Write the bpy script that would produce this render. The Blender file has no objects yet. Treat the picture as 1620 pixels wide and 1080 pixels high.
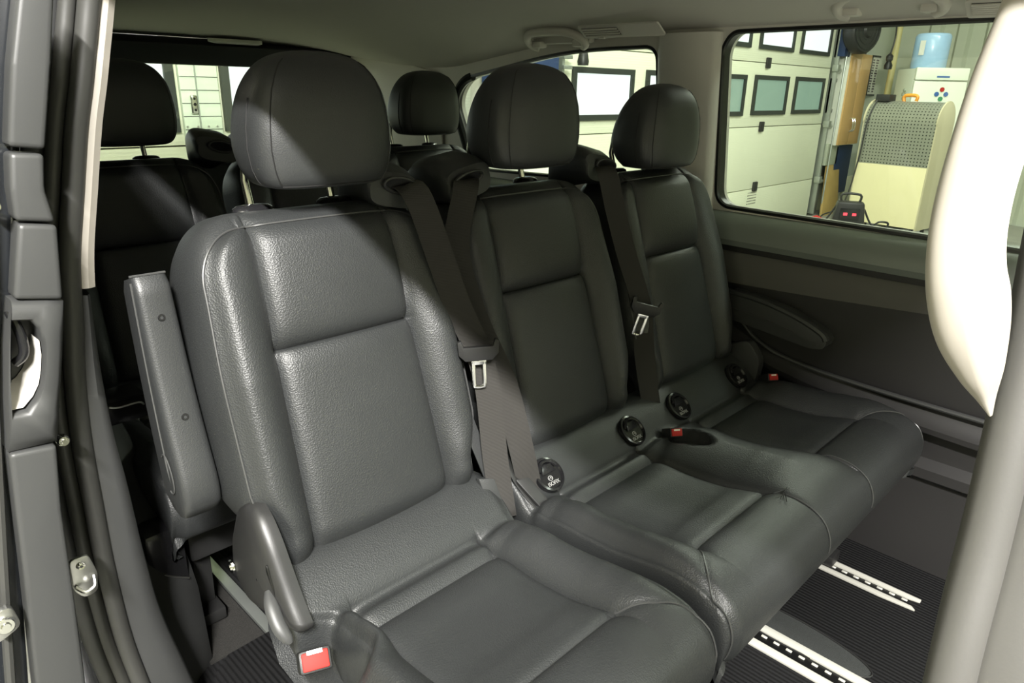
import bpy, bmesh, math, random
from mathutils import Vector as V, Matrix
random.seed(4)
R = math.radians
SC = bpy.context.scene
COL = SC.collection
# ------------------------------------------------------------------ camera
cam_d = bpy.data.cameras.new('camera')
cam = bpy.data.objects.new('camera', cam_d); COL.objects.link(cam)
cam_d.sensor_width = 36.0
cam_d.lens = 1113.0 * 36.0 / 1620.0
cam_d.clip_start = 0.02
yaw, pit, rol = R(45.6), R(19.815), R(1.312)
f = V((math.sin(yaw)*math.cos(pit), math.cos(yaw)*math.cos(pit), -math.sin(pit)))
r0 = V((math.cos(yaw), -math.sin(yaw), 0)); u0 = r0.cross(f)
r_ = r0*math.cos(rol) + u0*math.sin(rol); u_ = -r0*math.sin(rol) + u0*math.cos(rol)
M3 = Matrix((r_, u_, -f)).transposed()
cam.matrix_world = Matrix.Translation((-.55, -.95, 1.55)) @ M3.to_4x4()
SC.camera = cam
# ------------------------------------------------------------------ world, light, exposure
SC.view_settings.view_transform = 'Standard'; SC.view_settings.look = 'None'
SC.view_settings.gamma = 1.0; SC.view_settings.use_curve_mapping = False
SC.view_settings.exposure = 0.0
w = bpy.data.worlds.new('world'); SC.world = w; w.use_nodes = True
w.node_tree.nodes['Background'].inputs[0].default_value = (.85, .93, 1, 1)
w.node_tree.nodes['Background'].inputs[1].default_value = 1.0
def area(name, loc, target, sx, sy, power, col):
    d = bpy.data.lights.new(name, 'AREA'); d.shape = 'RECTANGLE'; d.size = sx; d.size_y = sy
    d.energy = power; d.color = col
    o = bpy.data.objects.new(name, d); COL.objects.link(o); o.location = loc
    z = (V(loc)-V(target)).normalized()
    y = V((0, 1, 0)) - z*z.y
    y.normalize(); x = y.cross(z)
    o.matrix_world = Matrix.Translation(loc) @ Matrix((x, y, z)).transposed().to_4x4()
    return o
area('tube_lamp_light', (-1.86, -2.7, 3.8), (0.1, 0, 1), .12, 1.2, 720, (1, .975, .93))
area('tube_lamp_light', (-3.2, -3.6, 4.0), (-.5, -1, 1), .4, 1.6, 22, (1, .96, .86))
area('tube_lamp_light', (2.6, -4.2, 4.0), (1.2, -.6, 0), .4, 2.0, 90, (.90, 1, .88))
area('tube_lamp_light', (4.6, .6, 4.1), (4.6, .6, 0), .5, 2.4, 140, (.97, 1, .91))
area('tube_lamp_light', (7.8, .2, 4.1), (7.8, .5, 0), .5, 2.4, 145, (.97, 1, .91))
area('tube_lamp_light', (.5, 2.7, 4.1), (.5, 2.9, 0), 1.6, .3, 60, (.92, 1, .82))

# ------------------------------------------------------------------ materials
def mat(name, col, rough=.5, metal=0, bump=None, spec=.5, var=None, emit=None, coat=0, coords='Object'):
    m = bpy.data.materials.new(name); m.use_nodes = True
    nt = m.node_tree; b = nt.nodes['Principled BSDF']
    b.inputs['Base Color'].default_value = (*col, 1); b.inputs['Roughness'].default_value = rough
    b.inputs['Metallic'].default_value = metal; b.inputs['Specular IOR Level'].default_value = spec
    b.inputs['Coat Weight'].default_value = coat
    tc = nt.nodes.new('ShaderNodeTexCoord')
    if emit:
        b.inputs['Emission Color'].default_value = (*emit[0], 1); b.inputs['Emission Strength'].default_value = emit[1]
    if var:                                   # (scale, amount) soft tone variation
        n = nt.nodes.new('ShaderNodeTexNoise'); n.inputs['Scale'].default_value = var[0]; n.inputs['Detail'].default_value = 4
        mp = nt.nodes.new('ShaderNodeMapRange'); mp.inputs[3].default_value = 1-var[1]; mp.inputs[4].default_value = 1+var[1]
        mx = nt.nodes.new('ShaderNodeVectorMath'); mx.operation = 'SCALE'; mx.inputs[0].default_value = col
        nt.links.new(tc.outputs[coords], n.inputs['Vector']); nt.links.new(n.outputs['Fac'], mp.inputs[0])
        nt.links.new(mp.outputs[0], mx.inputs['Scale']); nt.links.new(mx.outputs[0], b.inputs['Base Color'])
    if bump:                                  # (kind, scale, strength, distance)
        k, s, st, di = bump
        if k == 'voronoi':
            n = nt.nodes.new('ShaderNodeTexVoronoi'); n.inputs['Scale'].default_value = s; out = n.outputs['Distance']
        elif k == 'noise':
            n = nt.nodes.new('ShaderNodeTexNoise'); n.inputs['Scale'].default_value = s; n.inputs['Detail'].default_value = 3; out = n.outputs['Fac']
        else:
            n = nt.nodes.new('ShaderNodeTexWave'); n.bands_direction = k; n.inputs['Scale'].default_value = s; out = n.outputs['Fac']
        nt.links.new(tc.outputs[coords], n.inputs['Vector'])
        bp = nt.nodes.new('ShaderNodeBump'); bp.inputs['Strength'].default_value = st; bp.inputs['Distance'].default_value = di
        nt.links.new(out, bp.inputs['Height']); nt.links.new(bp.outputs[0], b.inputs['Normal'])
    return m
def glass(name, tint=(1, 1, 1), refl=.08):
    m = bpy.data.materials.new(name); m.use_nodes = True; nt = m.node_tree; nt.nodes.clear()
    o = nt.nodes.new('ShaderNodeOutputMaterial'); t = nt.nodes.new('ShaderNodeBsdfTransparent'); t.inputs[0].default_value = (*tint, 1)
    g = nt.nodes.new('ShaderNodeBsdfGlossy'); g.inputs['Roughness'].default_value = .02
    mx = nt.nodes.new('ShaderNodeMixShader'); mx.inputs[0].default_value = refl
    nt.links.new(t.outputs[0], mx.inputs[1]); nt.links.new(g.outputs[0], mx.inputs[2]); nt.links.new(mx.outputs[0], o.inputs[0])
    return m
M = {}
M['leather'] = mat('black_leather', (.0235, .0252, .0256), .47, bump=('voronoi', 430, .36, .0012), spec=.62, var=(14, .12))
M['leather_smooth'] = mat('smooth_leather', (.0240, .0255, .0260), .46, bump=('voronoi', 520, .22, .0008), spec=.62, var=(9, .12))
M['piping'] = mat('leather_piping', (.055, .056, .055), .34, spec=.6)
M['thread'] = mat('seam_thread', (.012, .012, .012), .6)
M['plastic'] = mat('black_plastic', (.018, .018, .018), .42, bump=('noise', 600, .15, .0006))
M['plastic_gloss'] = mat('glossy_black_plastic', (.012, .012, .013), .18)
M['trim_grey'] = mat('dark_grey_trim', (.045, .046, .046), .45, bump=('noise', 500, .1, .0005))
M['rubber'] = mat('rubber_seal', (.045, .045, .042), .5, bump=('noise', 200, .05, .0005))
M['chrome'] = mat('chrome', (.85, .85, .82), .12, 1)
M['steel'] = mat('brushed_steel', (.62, .62, .60), .35, 1, bump=('noise', 60, .1, .001))
M['alu'] = mat('aluminium_rail', (.72, .71, .64), .4, .35)
M['red'] = mat('red_release_button', (.42, .022, .017), .6, spec=.25)
M['white_print'] = mat('white_print', (.36, .36, .35), .6)
M['web'] = mat('seat_belt_webbing', (.027, .025, .022), .6, bump=('Z', 230, .6, .0008), spec=.4)
M['carpet'] = mat('black_carpet', (.035, .034, .032), .95, bump=('noise', 900, 1, .002), spec=.1, var=(400, .5))
M['mat_rib'] = mat('ribbed_floor_mat', (.011, .011, .0115), .9, bump=('X', 30, .8, .003), spec=.12, var=(260, .4))
M['felt'] = mat('grey_felt', (.05, .053, .052), .95, bump=('noise', 700, 1, .002), spec=.1, var=(500, .5))
M['headliner'] = mat('headliner_fabric', (.56, .54, .50), .9, bump=('noise', 900, .3, .0006), spec=.1)
M['beige_trim'] = mat('beige_trim', (.60, .575, .53), .6)
M['cream'] = mat('cream_plastic', (.30, .278, .242), .42, spec=.4)
M['greige'] = mat('grey_pillar_trim', (.066, .064, .060), .5, bump=('noise', 500, .1, .0005), var=(6, .05))
M['panel_dark'] = mat('dark_door_card', (.022, .021, .021), .5, bump=('noise', 500, .2, .0006))
M['panel_mid'] = mat('grey_fabric_insert', (.11, .106, .097), .8, bump=('noise', 700, .3, .0006))
M['sill'] = mat('soft_window_sill', (.19, .21, .19), .42, bump=('noise', 500, .15, .0006))
M['black'] = mat('black_frit', (.006, .006, .006), .3)
M['tail_trim'] = mat('tailgate_trim', (.04, .043, .045), .6)
M['glass'] = glass('clear_window_glass', (.93, .97, .92), .04)
M['glass_dark'] = glass('tinted_glass', (.12, .14, .13), .06)
M['body'] = mat('dark_body_paint', (.02, .022, .025), .25, coat=.6)
M['gdoor'] = mat('cream_green_door_sheet', (.74, .76, .60), .5, bump=('Z', 14, .15, .004), var=(2.5, .04))
M['gdoor_grey'] = mat('pale_green_sheet', (.60, .68, .55), .5, bump=('Z', 8, .1, .003))
M['gframe'] = mat('dark_grey_window_frame', (.025, .03, .026), .5)
M['galv'] = mat('galvanised_steel', (.45, .48, .45), .4, .8, var=(8, .2))
M['day'] = mat('daylit_pane', (.2, .2, .2), .2, emit=((.90, .97, 1), 1.15))
M['day_dim'] = mat('greenish_daylit_pane', (.12, .16, .14), .1, emit=((.27, .42, .34), .62))
M['wall'] = mat('workshop_wall_paint', (.70, .70, .56), .8, var=(1.5, .05))
M['wall_grey'] = mat('grey_green_wall_sheet', (.40, .43, .34), .6, var=(2, .08))
M['concrete'] = mat('concrete_floor', (.30, .30, .27), .7, var=(3, .2), bump=('noise', 20, .2, .003))
M['white'] = mat('white_laminate', (.78, .79, .70), .45)
M['orange_wood'] = mat('orange_beech_veneer', (.60, .37, .15), .45, var=(5, .08))
M['pale_wood'] = mat('pale_birch_board', (.74, .68, .42), .5, var=(3, .05))
M['ply'] = mat('stained_plywood', (.50, .34, .12), .7, var=(6, .25))
M['beige_metal'] = mat('beige_end_panel', (.50, .46, .31), .5)
M['navy'] = mat('navy_blue_panel', (.010, .03, .10), .5)
M['bright_blue'] = mat('blue_machine_paint', (.02, .12, .36), .5)
M['lightblue'] = mat('light_blue_plastic', (.34, .52, .74), .25, var=(9, .15), coat=.3)
M['yellow_pipe'] = mat('yellowed_pipe', (.52, .47, .22), .5)
M['fridge'] = mat('white_enamel', (.76, .80, .69), .35)
M['orange'] = mat('orange_plastic', (.75, .30, .03), .4)
M['redled'] = mat('red_led_display', (.4, .01, .02), .3, emit=((1, .06, .09), 2.2))
M['magnet'] = mat('magnet_blue', (.04, .12, .35), .5)
M['magnet_g'] = mat('magnet_green', (.05, .25, .12), .5)
M['paper'] = mat('paper', (.72, .72, .66), .8)
M['ink'] = mat('dark_print', (.10, .09, .09), .8)
def peg_mat():
    m = mat('perforated_steel', (.26, .27, .22), .38, .4)
    nt = m.node_tree; b = nt.nodes['Principled BSDF']; tc = nt.nodes.new('ShaderNodeTexCoord')
    mp = nt.nodes.new('ShaderNodeMapping'); mp.inputs['Scale'].default_value = (30, 30, 1)
    fr = nt.nodes.new('ShaderNodeVectorMath'); fr.operation = 'FRACTION'
    sb = nt.nodes.new('ShaderNodeVectorMath'); sb.operation = 'SUBTRACT'; sb.inputs[1].default_value = (.5, .5, 0)
    sp = nt.nodes.new('ShaderNodeSeparateXYZ'); cb = nt.nodes.new('ShaderNodeCombineXYZ')
    ln = nt.nodes.new('ShaderNodeVectorMath'); ln.operation = 'LENGTH'
    lt = nt.nodes.new('ShaderNodeMath'); lt.operation = 'LESS_THAN'; lt.inputs[1].default_value = .2
    mx = nt.nodes.new('ShaderNodeMix'); mx.data_type = 'RGBA'
    mx.inputs[6].default_value = (.26, .27, .22, 1); mx.inputs[7].default_value = (.03, .03, .025, 1)
    L = nt.links.new
    L(tc.outputs['UV'], mp.inputs[0]); L(mp.outputs[0], fr.inputs[0]); L(fr.outputs[0], sb.inputs[0]); L(sb.outputs[0], sp.inputs[0])
    L(sp.outputs[0], cb.inputs[0]); L(sp.outputs[1], cb.inputs[1]); L(cb.outputs[0], ln.inputs[0]); L(ln.outputs['Value'], lt.inputs[0])
    L(lt.outputs[0], mx.inputs[0]); L(mx.outputs[2], b.inputs['Base Color'])
    return m
M['peg'] = peg_mat()

# ------------------------------------------------------------------ mesh helpers
class G:
    def __init__(s): s.v = []; s.f = []
    def add(s, vs, fs):
        n = len(s.v); s.v += [tuple(p) for p in vs]; s.f += [tuple(i+n for i in q) for q in fs]; return s
    def bm(s, b, mtx=None):
        if mtx is not None: bmesh.ops.transform(b, matrix=mtx, verts=b.verts)
        b.verts.index_update()
        s.add([v.co[:] for v in b.verts], [[v.index for v in q.verts] for q in b.faces]); b.free(); return s
    def box(s, c, d, rz=0, bev=0, seg=2, mtx=None):
        b = bmesh.new(); bmesh.ops.create_cube(b, size=1)
        bmesh.ops.scale(b, vec=d, verts=b.verts)
        if bev: bmesh.ops.bevel(b, geom=b.edges[:], offset=bev, segments=seg, profile=.6, affect='EDGES')
        m = Matrix.Translation(c) @ (mtx.to_4x4() if mtx is not None else Matrix.Rotation(rz, 4, 'Z'))
        return s.bm(b, m)
    def prism(s, poly, ext, bev=0, seg=2):
        b = bmesh.new(); e = V(ext)
        a = [b.verts.new(p) for p in poly]; c = [b.verts.new(V(p)+e) for p in poly]
        n = len(poly)
        b.faces.new(a); b.faces.new(c[::-1])
        for i in range(n): b.faces.new((a[i], c[i], c[(i+1) % n], a[(i+1) % n]))
        bmesh.ops.recalc_face_normals(b, faces=b.faces)
        if bev: bmesh.ops.bevel(b, geom=b.edges[:], offset=bev, segments=seg, profile=.6, affect='EDGES', clamp_overlap=True)
        return s.bm(b)
    def grid(s, rows, cyc=False, flip=False):
        n = len(rows[0]); vs = [p for r in rows for p in r]; fs = []
        for j in range(len(rows)-1):
            for i in range(n if cyc else n-1):
                a, b2 = j*n+i, j*n+(i+1) % n
                q = (a, b2, b2+n, a+n); fs.append(q[::-1] if flip else q)
        return s.add(vs, fs)
    def tube(s, path, rad, seg=8, cyc=False, caps=True, flat=1.0, upv=(0, 0, 1)):
        P = [V(p) for p in path]; n = len(P); rows = []
        rr = rad if isinstance(rad, (list, tuple)) else [rad]*n
        up = V(upv)
        prev = None
        for i, p in enumerate(P):
            t = (P[(i+1) % n]-P[i-1]) if cyc else (P[min(i+1, n-1)]-P[max(i-1, 0)])
            t.normalize()
            a = (prev if prev is not None else up); a = a - t*a.dot(t)
            if a.length < 1e-4: a = V((1, 0, 0)) - t*t.x
            a.normalize(); prev = a; c = t.cross(a)
            rows.append([p + (a*math.cos(q)*flat + c*math.sin(q))*rr[i] for q in [2*math.pi*k/seg for k in range(seg)]])
        if cyc: rows.append(rows[0])
        base = len(s.v); s.grid(rows, True)
        if caps and not cyc:
            s.f.append(tuple(base+k for k in range(seg))[::-1]); s.f.append(tuple(base+(n-1)*seg+k for k in range(seg)))
        return s
    def cyl(s, a, b, r, seg=20, bev=0):
        a = V(a); b = V(b); d = b-a; L = d.length
        pts = [(0, 0), (r-bev, 0), (r, bev), (r, L-bev), (r-bev, L), (0, L)] if bev else [(0, 0), (r, 0), (r, L), (0, L)]
        return s.lathe(a, d, pts, seg)
    def lathe(s, o, ax, prof, seg=24):
        ax = V(ax).normalized(); t = V((1, 0, 0)) if abs(ax.x) < .8 else V((0, 1, 0))
        t = (t-ax*t.dot(ax)).normalized(); c = ax.cross(t); o = V(o)
        rows = [[o+ax*h+(t*math.cos(q)+c*math.sin(q))*max(r, 1e-5) for q in [2*math.pi*k/seg for k in range(seg)]] for r, h in prof]
        return s.grid(rows, True)
ORG = {}
def ob(name, g, m, parent=None, origin=None, smooth=38, kind=None, label=None, cat=None, group=None, uv=None):
    if parent is not None: o0 = ORG[parent.name]
    elif origin is not None: o0 = V(origin)
    else:
        xs = [p[0] for p in g.v]; ys = [p[1] for p in g.v]; zs = [p[2] for p in g.v]
        o0 = V(((min(xs)+max(xs))/2, (min(ys)+max(ys))/2, min(zs)))
    me = bpy.data.meshes.new(name)
    me.from_pydata([(V(p)-o0)[:] for p in g.v], [], g.f)
    b = bmesh.new(); b.from_mesh(me); bmesh.ops.remove_doubles(b, verts=b.verts, dist=1e-6)
    bmesh.ops.recalc_face_normals(b, faces=b.faces); b.to_mesh(me); b.free()
    me.materials.append(M[m] if isinstance(m, str) else m)
    me.shade_smooth(); me.set_sharp_from_angle(angle=R(smooth))
    o = bpy.data.objects.new(name, me); COL.objects.link(o)
    ORG[o.name] = o0
    if parent is not None: o.parent = parent
    else: o.location = o0
    if kind: o['kind'] = kind
    tag(o, label, cat, group)
    return o
def tag(o, label=None, cat=None, group=None):
    if label: o['label'] = label
    if cat: o['category'] = cat
    if group: o['group'] = group
    return o
def thing(name, loc, label, cat, group=None):
    o = bpy.data.objects.new(name, None); COL.objects.link(o); o.location = loc; ORG[o.name] = V(loc)
    o.empty_display_size = .05
    return tag(o, label, cat, group)
def struct(name, g, m, parent=None, smooth=38): return ob(name, g, m, parent, smooth=smooth, kind='structure')
def copy_tree(o, delta, parent=None):
    c = o.copy(); COL.objects.link(c)
    if parent is None: c.location = V(o.location)+V(delta); ORG[c.name] = ORG[o.name]+V(delta)
    else: c.parent = parent; ORG[c.name] = ORG[parent.name]
    for ch in [q for q in o.children]: copy_tree(ch, delta, c)
    return c
def sm(t): t = max(0, min(1, t)); return t*t*(3-2*t)
def lerp(a, b, t): return a+(b-a)*t
def interp(x, tab):
    if x <= tab[0][0]: return tab[0][1]
    for (a, fa), (b, fb) in zip(tab, tab[1:]):
        if x <= b: return lerp(fa, fb, (x-a)/(b-a))
    return tab[-1][1]
def smooth_path(pts, n=6, cyc=False):
    P = [V(p) for p in pts]; out = []; N = len(P)
    for i in range(N if cyc else N-1):
        a = P[i-1] if (i > 0 or cyc) else P[0]; b = P[i]; c = P[(i+1) % N]; d = P[(i+2) % N] if (cyc or i+2 < N) else P[-1]
        for k in range(n):
            t = k/n
            out.append(.5*((2*b)+(c-a)*t+(2*a-5*b+4*c-d)*t*t+(3*b-a-3*c+d)*t**3))
    if not cyc: out.append(P[-1])
    return out
def spread(a, b, n, dense=None):
    """n intervals from a to b, denser near both ends"""
    return [a+(b-a)*(.5-.5*math.cos(math.pi*(i/n)))*.65+(b-a)*(i/n)*.35 for i in range(n)]

# ------------------------------------------------------------------ seat back, headrest, cushion shells
EH = V((0, .2918, .9565)); EN = V((0, -.9565, .2918)); BH = .5175; HS = .3335
def bo(cx, dy=0): return V((cx, -.1277+dy, .86))
def half_w(h):
    w0 = lerp(.186, .2105, sm((h-.06)/.085)) - .010*sm((h-.28)/.2)
    Rr = .078
    if h > BH-Rr:
        t = (h-(BH-Rr))/Rr; w0 -= Rr*.95*(1-math.sqrt(max(0, 1-t*t)))
    return w0
def seam_s(h): return .1325-.014*h/BH
def front_d(x, h):
    a = abs(x); s = seam_s(h); wd = half_w(h)
    edge = sm((BH-h)/.02)
    if a <= s:
        d = .010*(1-(a/s)**2) - .013*math.exp(-(s-a)/.0085)
        if h >= HS: d += .008*math.sin(math.pi*min(1, (h-HS)/(BH-HS)))**.7
        else: d += .003*math.sin(math.pi*min(1, (HS-h)/HS))
        d -= (.016 if h >= HS else .010)*math.exp(-abs(h-HS)/.011)*sm((s-a)/.004+.5)
    else:
        t = (a-s)/max(.004, (wd-s))
        B = interp(h, [(0, .016), (.1, .024), (.3, .026), (.42, .016), (.5, .006)])
        B *= min(1, (wd-s)/.06)
        d = -.013*math.exp(-(a-s)/.007) + B*math.sin(math.pi*min(1, t*.86)) - .012*sm((t-.72)/.28)
    d -= .012*max(0, (h-(BH-.03))/.03)**2
    if h < .055: d -= .04*((.055-h)/.055)**2
    return d
def backrest(cx, dy=0):
    O = bo(cx, dy); g = G()
    hs = spread(0, HS, 54)+spread(HS, BH-.078, 18)+[BH-.078+.078*math.sin(math.pi/2*i/22) for i in range(23)]
    rows = []; loc = []
    for h in hs:
        s = seam_s(h); wd = half_w(h)
        xs = [-x for x in reversed(spread(s, wd, 16)[1:]+[wd])]
        xs = [-wd]+[-(s+(wd-s)*k/18) for k in range(17, 0, -1)]+spread(-s, s, 44)+[s]+[s+(wd-s)*k/18 for k in range(1, 19)]
        loc.append([(x, h, front_d(x, h)) for x in xs])
        rows.append([O+V((x, 0, 0))+EH*h+EN*front_d(x, h) for x in xs])
    g.grid(rows)
    # perimeter, left bottom -> up -> top -> right down -> bottom
    L = [r[0] for r in loc]+loc[-1][1:-1]+[r[-1] for r in reversed(loc)]+loc[0][-2:0:-1]
    n = len(L); rings = []
    nor = []
    for i in range(n):
        a = L[i-3]; b = L[(i+3) % n]; t = V((b[0]-a[0], b[1]-a[1])); t.normalize(); nor.append((-t.y, t.x))
    ringdef = [(0, 0), (.003, .004), (.009, .025), (.012, .055), (.013, .095), (.009, .12), (-.002, .138), (-.022, .147), (-.06, .151)]
    for o, d in ringdef:
        ring = []
        for (x, h, fd), (nx, nh) in zip(L, nor):
            k = 1+1.3*max(0, nh)**2 if o > 0 else 1
            if nh < -.5: k = .3 if o > 0 else .3
            fd2 = fd*(max(0, 1-d/.04))
            dk = d*(.30+.70*sm((h-.02)/.15))
            ring.append(O+V((x+nx*o*k, 0, 0))+EH*(h+nh*o*k)-EN*dk+EN*fd2)
        rings.append(ring)
    g.grid(rings, True, True)
    base = len(g.v)-n; g.f.append(tuple(base+k for k in range(n)))
    nl = len(loc); ntop = len(loc[-1])-2
    pip = [O+V((x+nx*.0015, 0, 0))+EH*(h+nh*.0015)+EN*(fd+.0005) for (x, h, fd), (nx, nh) in list(zip(L, nor))[6:2*nl+ntop-6]]
    return g, pip
def sgp(v, e): return math.copysign(abs(v)**e, v)
HT = [(0, .06, .03, .05), (.008, .09, .045, .07), (.03, .104, .054, .062), (.08, .113, .060, .074), (.16, .120, .063, .085), (.3, .1245, .064, .096), (.45, .1235, .064, .092), (.6, .119, .062, .082), (.72, .112, .058, .070), (.82, .101, .052, .057), (.9, .087, .043, .044), (.955, .068, .032, .032), (.985, .045, .02, .02), (1, .015, .008, .008)]
def headrest_pt(cx, dy, u, th, dz=0):
    a = interp(u, [(q[0], q[1]) for q in HT])*.95; bf = interp(u, [(q[0], q[2]) for q in HT]); br = interp(u, [(q[0], q[3]) for q in HT])
    s_, c_ = math.sin(th), math.cos(th)
    k = .5-.5*math.tanh(c_*-3)          # blend front and rear depth
    return V((cx+.012+a*sgp(s_, .64), dy+.050-sgp(c_, .64)*(bf if c_ > 0 else br), 1.401+dz+.194*u))
def headrest(cx, dy=0, dz=0):
    g = G(); NT = 72; us = []
    P = smooth_path([(q[0], q[1], 0) for q in HT], 4)
    for p in P: us.append(min(1, max(0, p.x)))
    rows = [[headrest_pt(cx, dy, u, 2*math.pi*i/NT, dz) for i in range(NT)] for u in us]
    # fair the rings so that no table corner shows
    for _ in range(3):
        rows = [rows[0]]+[[(rows[j-1][i]+rows[j][i]*2+rows[j+1][i])/4 for i in range(NT)] for j in range(1, len(rows)-1)]+[rows[-1]]
    g.grid(rows, True); n = len(rows)
    for j in (0, n-1): g.f.append(tuple(j*NT+i for i in range(NT)))
    return g
def headrest_seams(cx, dy=0, dz=0):
    g = G()
    for sg in (-1, 1):
        for th, lo, hi in ((50, .03, .93), (86, .05, .66)):
            p = [headrest_pt(cx, dy, lo+(hi-lo)*q/30, sg*R(th), dz)+V((-.0004*sg*-1, 0, 0)) for q in range(31)]
            g.tube(p, .0010, 5)
    p = [headrest_pt(cx, dy, .035+.0*q, R(q), dz) for q in range(-50, 51, 4)]
    g.tube(p, .0010, 5)
    return g

CP = [(-.085, .878), (-.115, .880), (-.145, .866), (-.175, .842), (-.200, .8165), (-.218, .818), (-.240, .812), (-.27, .816), (-.33, .815),
      (-.40, .822), (-.44, .832), (-.482, .845), (-.515, .852), (-.55, .852), (-.58, .843), (-.602, .825), (-.6145, .795), (-.614, .765), (-.605, .738), (-.585, .722), (-.56, .716)]
def cushion(cx, dy, inserts, xl, xr, notches=(), pockets=()):
    """inserts: list of (a, b); xl / xr outer edges; all relative to cx"""
    path = smooth_path([(0, y, z) for y, z in CP], 7)
    path = [p for p in path]
    # snap seam rows
    g = G(); knots = [xl]
    for a, b in inserts: knots += [a, b]
    knots += [xr]
    xs = []; 
    for k in range(len(knots)-1):
        a, b = knots[k], knots[k+1]; n = 42 if (k % 2) else (22 if (b-a) < .15 else 40)
        xs += spread(a, b, n)
    xs.append(xr)
    def H(y): return interp(-y, [(.10, 0), (.185, 0.0), (.235, .031), (.30, .040), (.42, .038), (.48, .026), (.53, .010), (.57, .003), (.60, 0)])
    rows = []; meta = []
    for i, p in enumerate(path):
        t = path[min(i+1, len(path)-1)]-path[max(i-1, 0)]; t.normalize(); nrm = V((0, -t.z, t.y)) if False else V((0, t.z, -t.y))
        if nrm.z < 0 and p.y > -.6: nrm = -nrm
        if p.y <= -.6 and nrm.y > 0: nrm = -nrm
        row = []
        y = p.y
        k_ = sm((-y-.50)/.09); nB = (V((0, 0, 1))*(1-k_)+nrm*k_).normalized()
        for x in xs:
            d = 0; ins = None
            for a, b in inserts:
                if a-1e-6 <= x <= b+1e-6: ins = (a, b)
            if ins:
                e = min(x-ins[0], ins[1]-x)
                act = sm((-y-.190)/.012)*sm((.525+y)/.04)
                d -= .008*math.exp(-e/.008)*act
                fr = min(1, e/.06)
                d += .004*fr*sm((-y-.25)/.05)*sm((.47+y)/.04)
                d -= .008*math.exp(-abs(y+.240)/.006)*sm(e/.006)
                d -= .010*math.exp(-abs(y+.482)/.008)*sm(e/.006)
            else:
                # bolster
                bl = [k for k in range(0, len(knots)-1, 2) if knots[k]-1e-6 <= x <= knots[k+1]+1e-6][0]
                a, b = knots[bl], knots[bl+1]
                hh = H(y)
                if bl == 0: t2 = (b-x)/(b-a)
                elif bl == len(knots)-2: t2 = (x-a)/(b-a)
                else: t2 = min(x-a, b-x)/(b-a)*1.0; t2 = min(t2, .5)
                s = math.sin(min(1, t2/.62)*math.pi/2)**.8
                if bl in (0, len(knots)-2): s -= .42*sm((t2-.60)/.40)
                d += hh*s
                act = sm((-y-.200)/.02)*(sm((.60+y)/.05) if bl not in (0, len(knots)-2) else sm((.52+y)/.03))
                e = (t2)*(b-a)
                d -= .008*math.exp(-e/.006)*act
                if bl in (0, len(knots)-2): d -= .010*sm((t2-.75)/.25)
            for sg_, xe, xo in ((-1, inserts[0][0], xl), (1, inserts[-1][1], xr)):
                if -.60 < y < -.478:
                    xc = lerp(xe, xo*.985, sm((-y-.478)/.100)); d -= .005*math.exp(-abs(x-xc)/.006)*sm((-y-.478)/.01)*sm((.60+y)/.03)
            # crease between roll and bolster
            d -= (.007 if ins else .001+.006*math.exp(-e/.018))*math.exp(-abs(y+.198)/.005)
            xx = x
            for (nx, side, wid) in notches:
                dd = max(0, (x-nx)*side)
                if dd > 0 and side*(x-nx) >= 0:
                    act = sm((-y-.175)/.02)*sm((.335+y)/.045)
                    xx = x-side*dd*wid*act
            for (qx, qy, rx, ry, dep) in pockets:
                e2 = ((x-qx)/rx)**2+((y-qy)/ry)**2
                if e2 < 1.6: d -= dep*sm((1.35-e2)/.7)
            row.append(V((cx+xx, p.y+dy, p.z))+(nrm if ins else nB)*d)
        rows.append(row)
    g.grid(rows)
    L = [r[0] for r in rows]; Rr = [r[-1] for r in rows]
    for S, sg in ((L, -1), (Rr, 1)):
        rings = [S]
        for o, dn in ((.004, .006), (.008, .025), (.008, .06), (.0, .10), (-.01, .12)):
            rg = []
            for p in S:
                q = V(p); q.x += sg*o
                c = V((0, -.36+dy, .74)); 
                q.z = max(p.z-dn, .69) if p.z > .69 else p.z
                q.y = p.y + (c.y-p.y)*min(.12, dn*.6)
                rg.append(q)
            rings.append(rg)
        g.grid(rings)
    b0 = rows[-1]; back = rows[0]
    g.grid([b0, [V((p.x, dy-.3, .675)) for p in b0], [V((p.x, dy-.10, .70)) for p in back], [V((p.x, p.y+.01, .75)) for p in back], back])
    pips = []
    for xe, xo in ((inserts[0][0], xl), (inserts[-1][1], xr)):
        pp = []
        for p, row in zip(path, rows):
            if p.y > -.478 and p.z > .80: continue
            if p.z < .74: break
            xc = lerp(xe, xo*.985, sm((-p.y-.478)/.100)) if p.z > .80 else xo*.985
            k = max(0, min(len(xs)-2, sum(1 for q in xs if q <= xc)-1)); t = (xc-xs[k])/(xs[k+1]-xs[k])
            pp.append(row[k].lerp(row[k+1], t)+V((0, -.0012, .0014)))
        pips.append(pp)
    g.pips = pips
    return g, rows, xs

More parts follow.
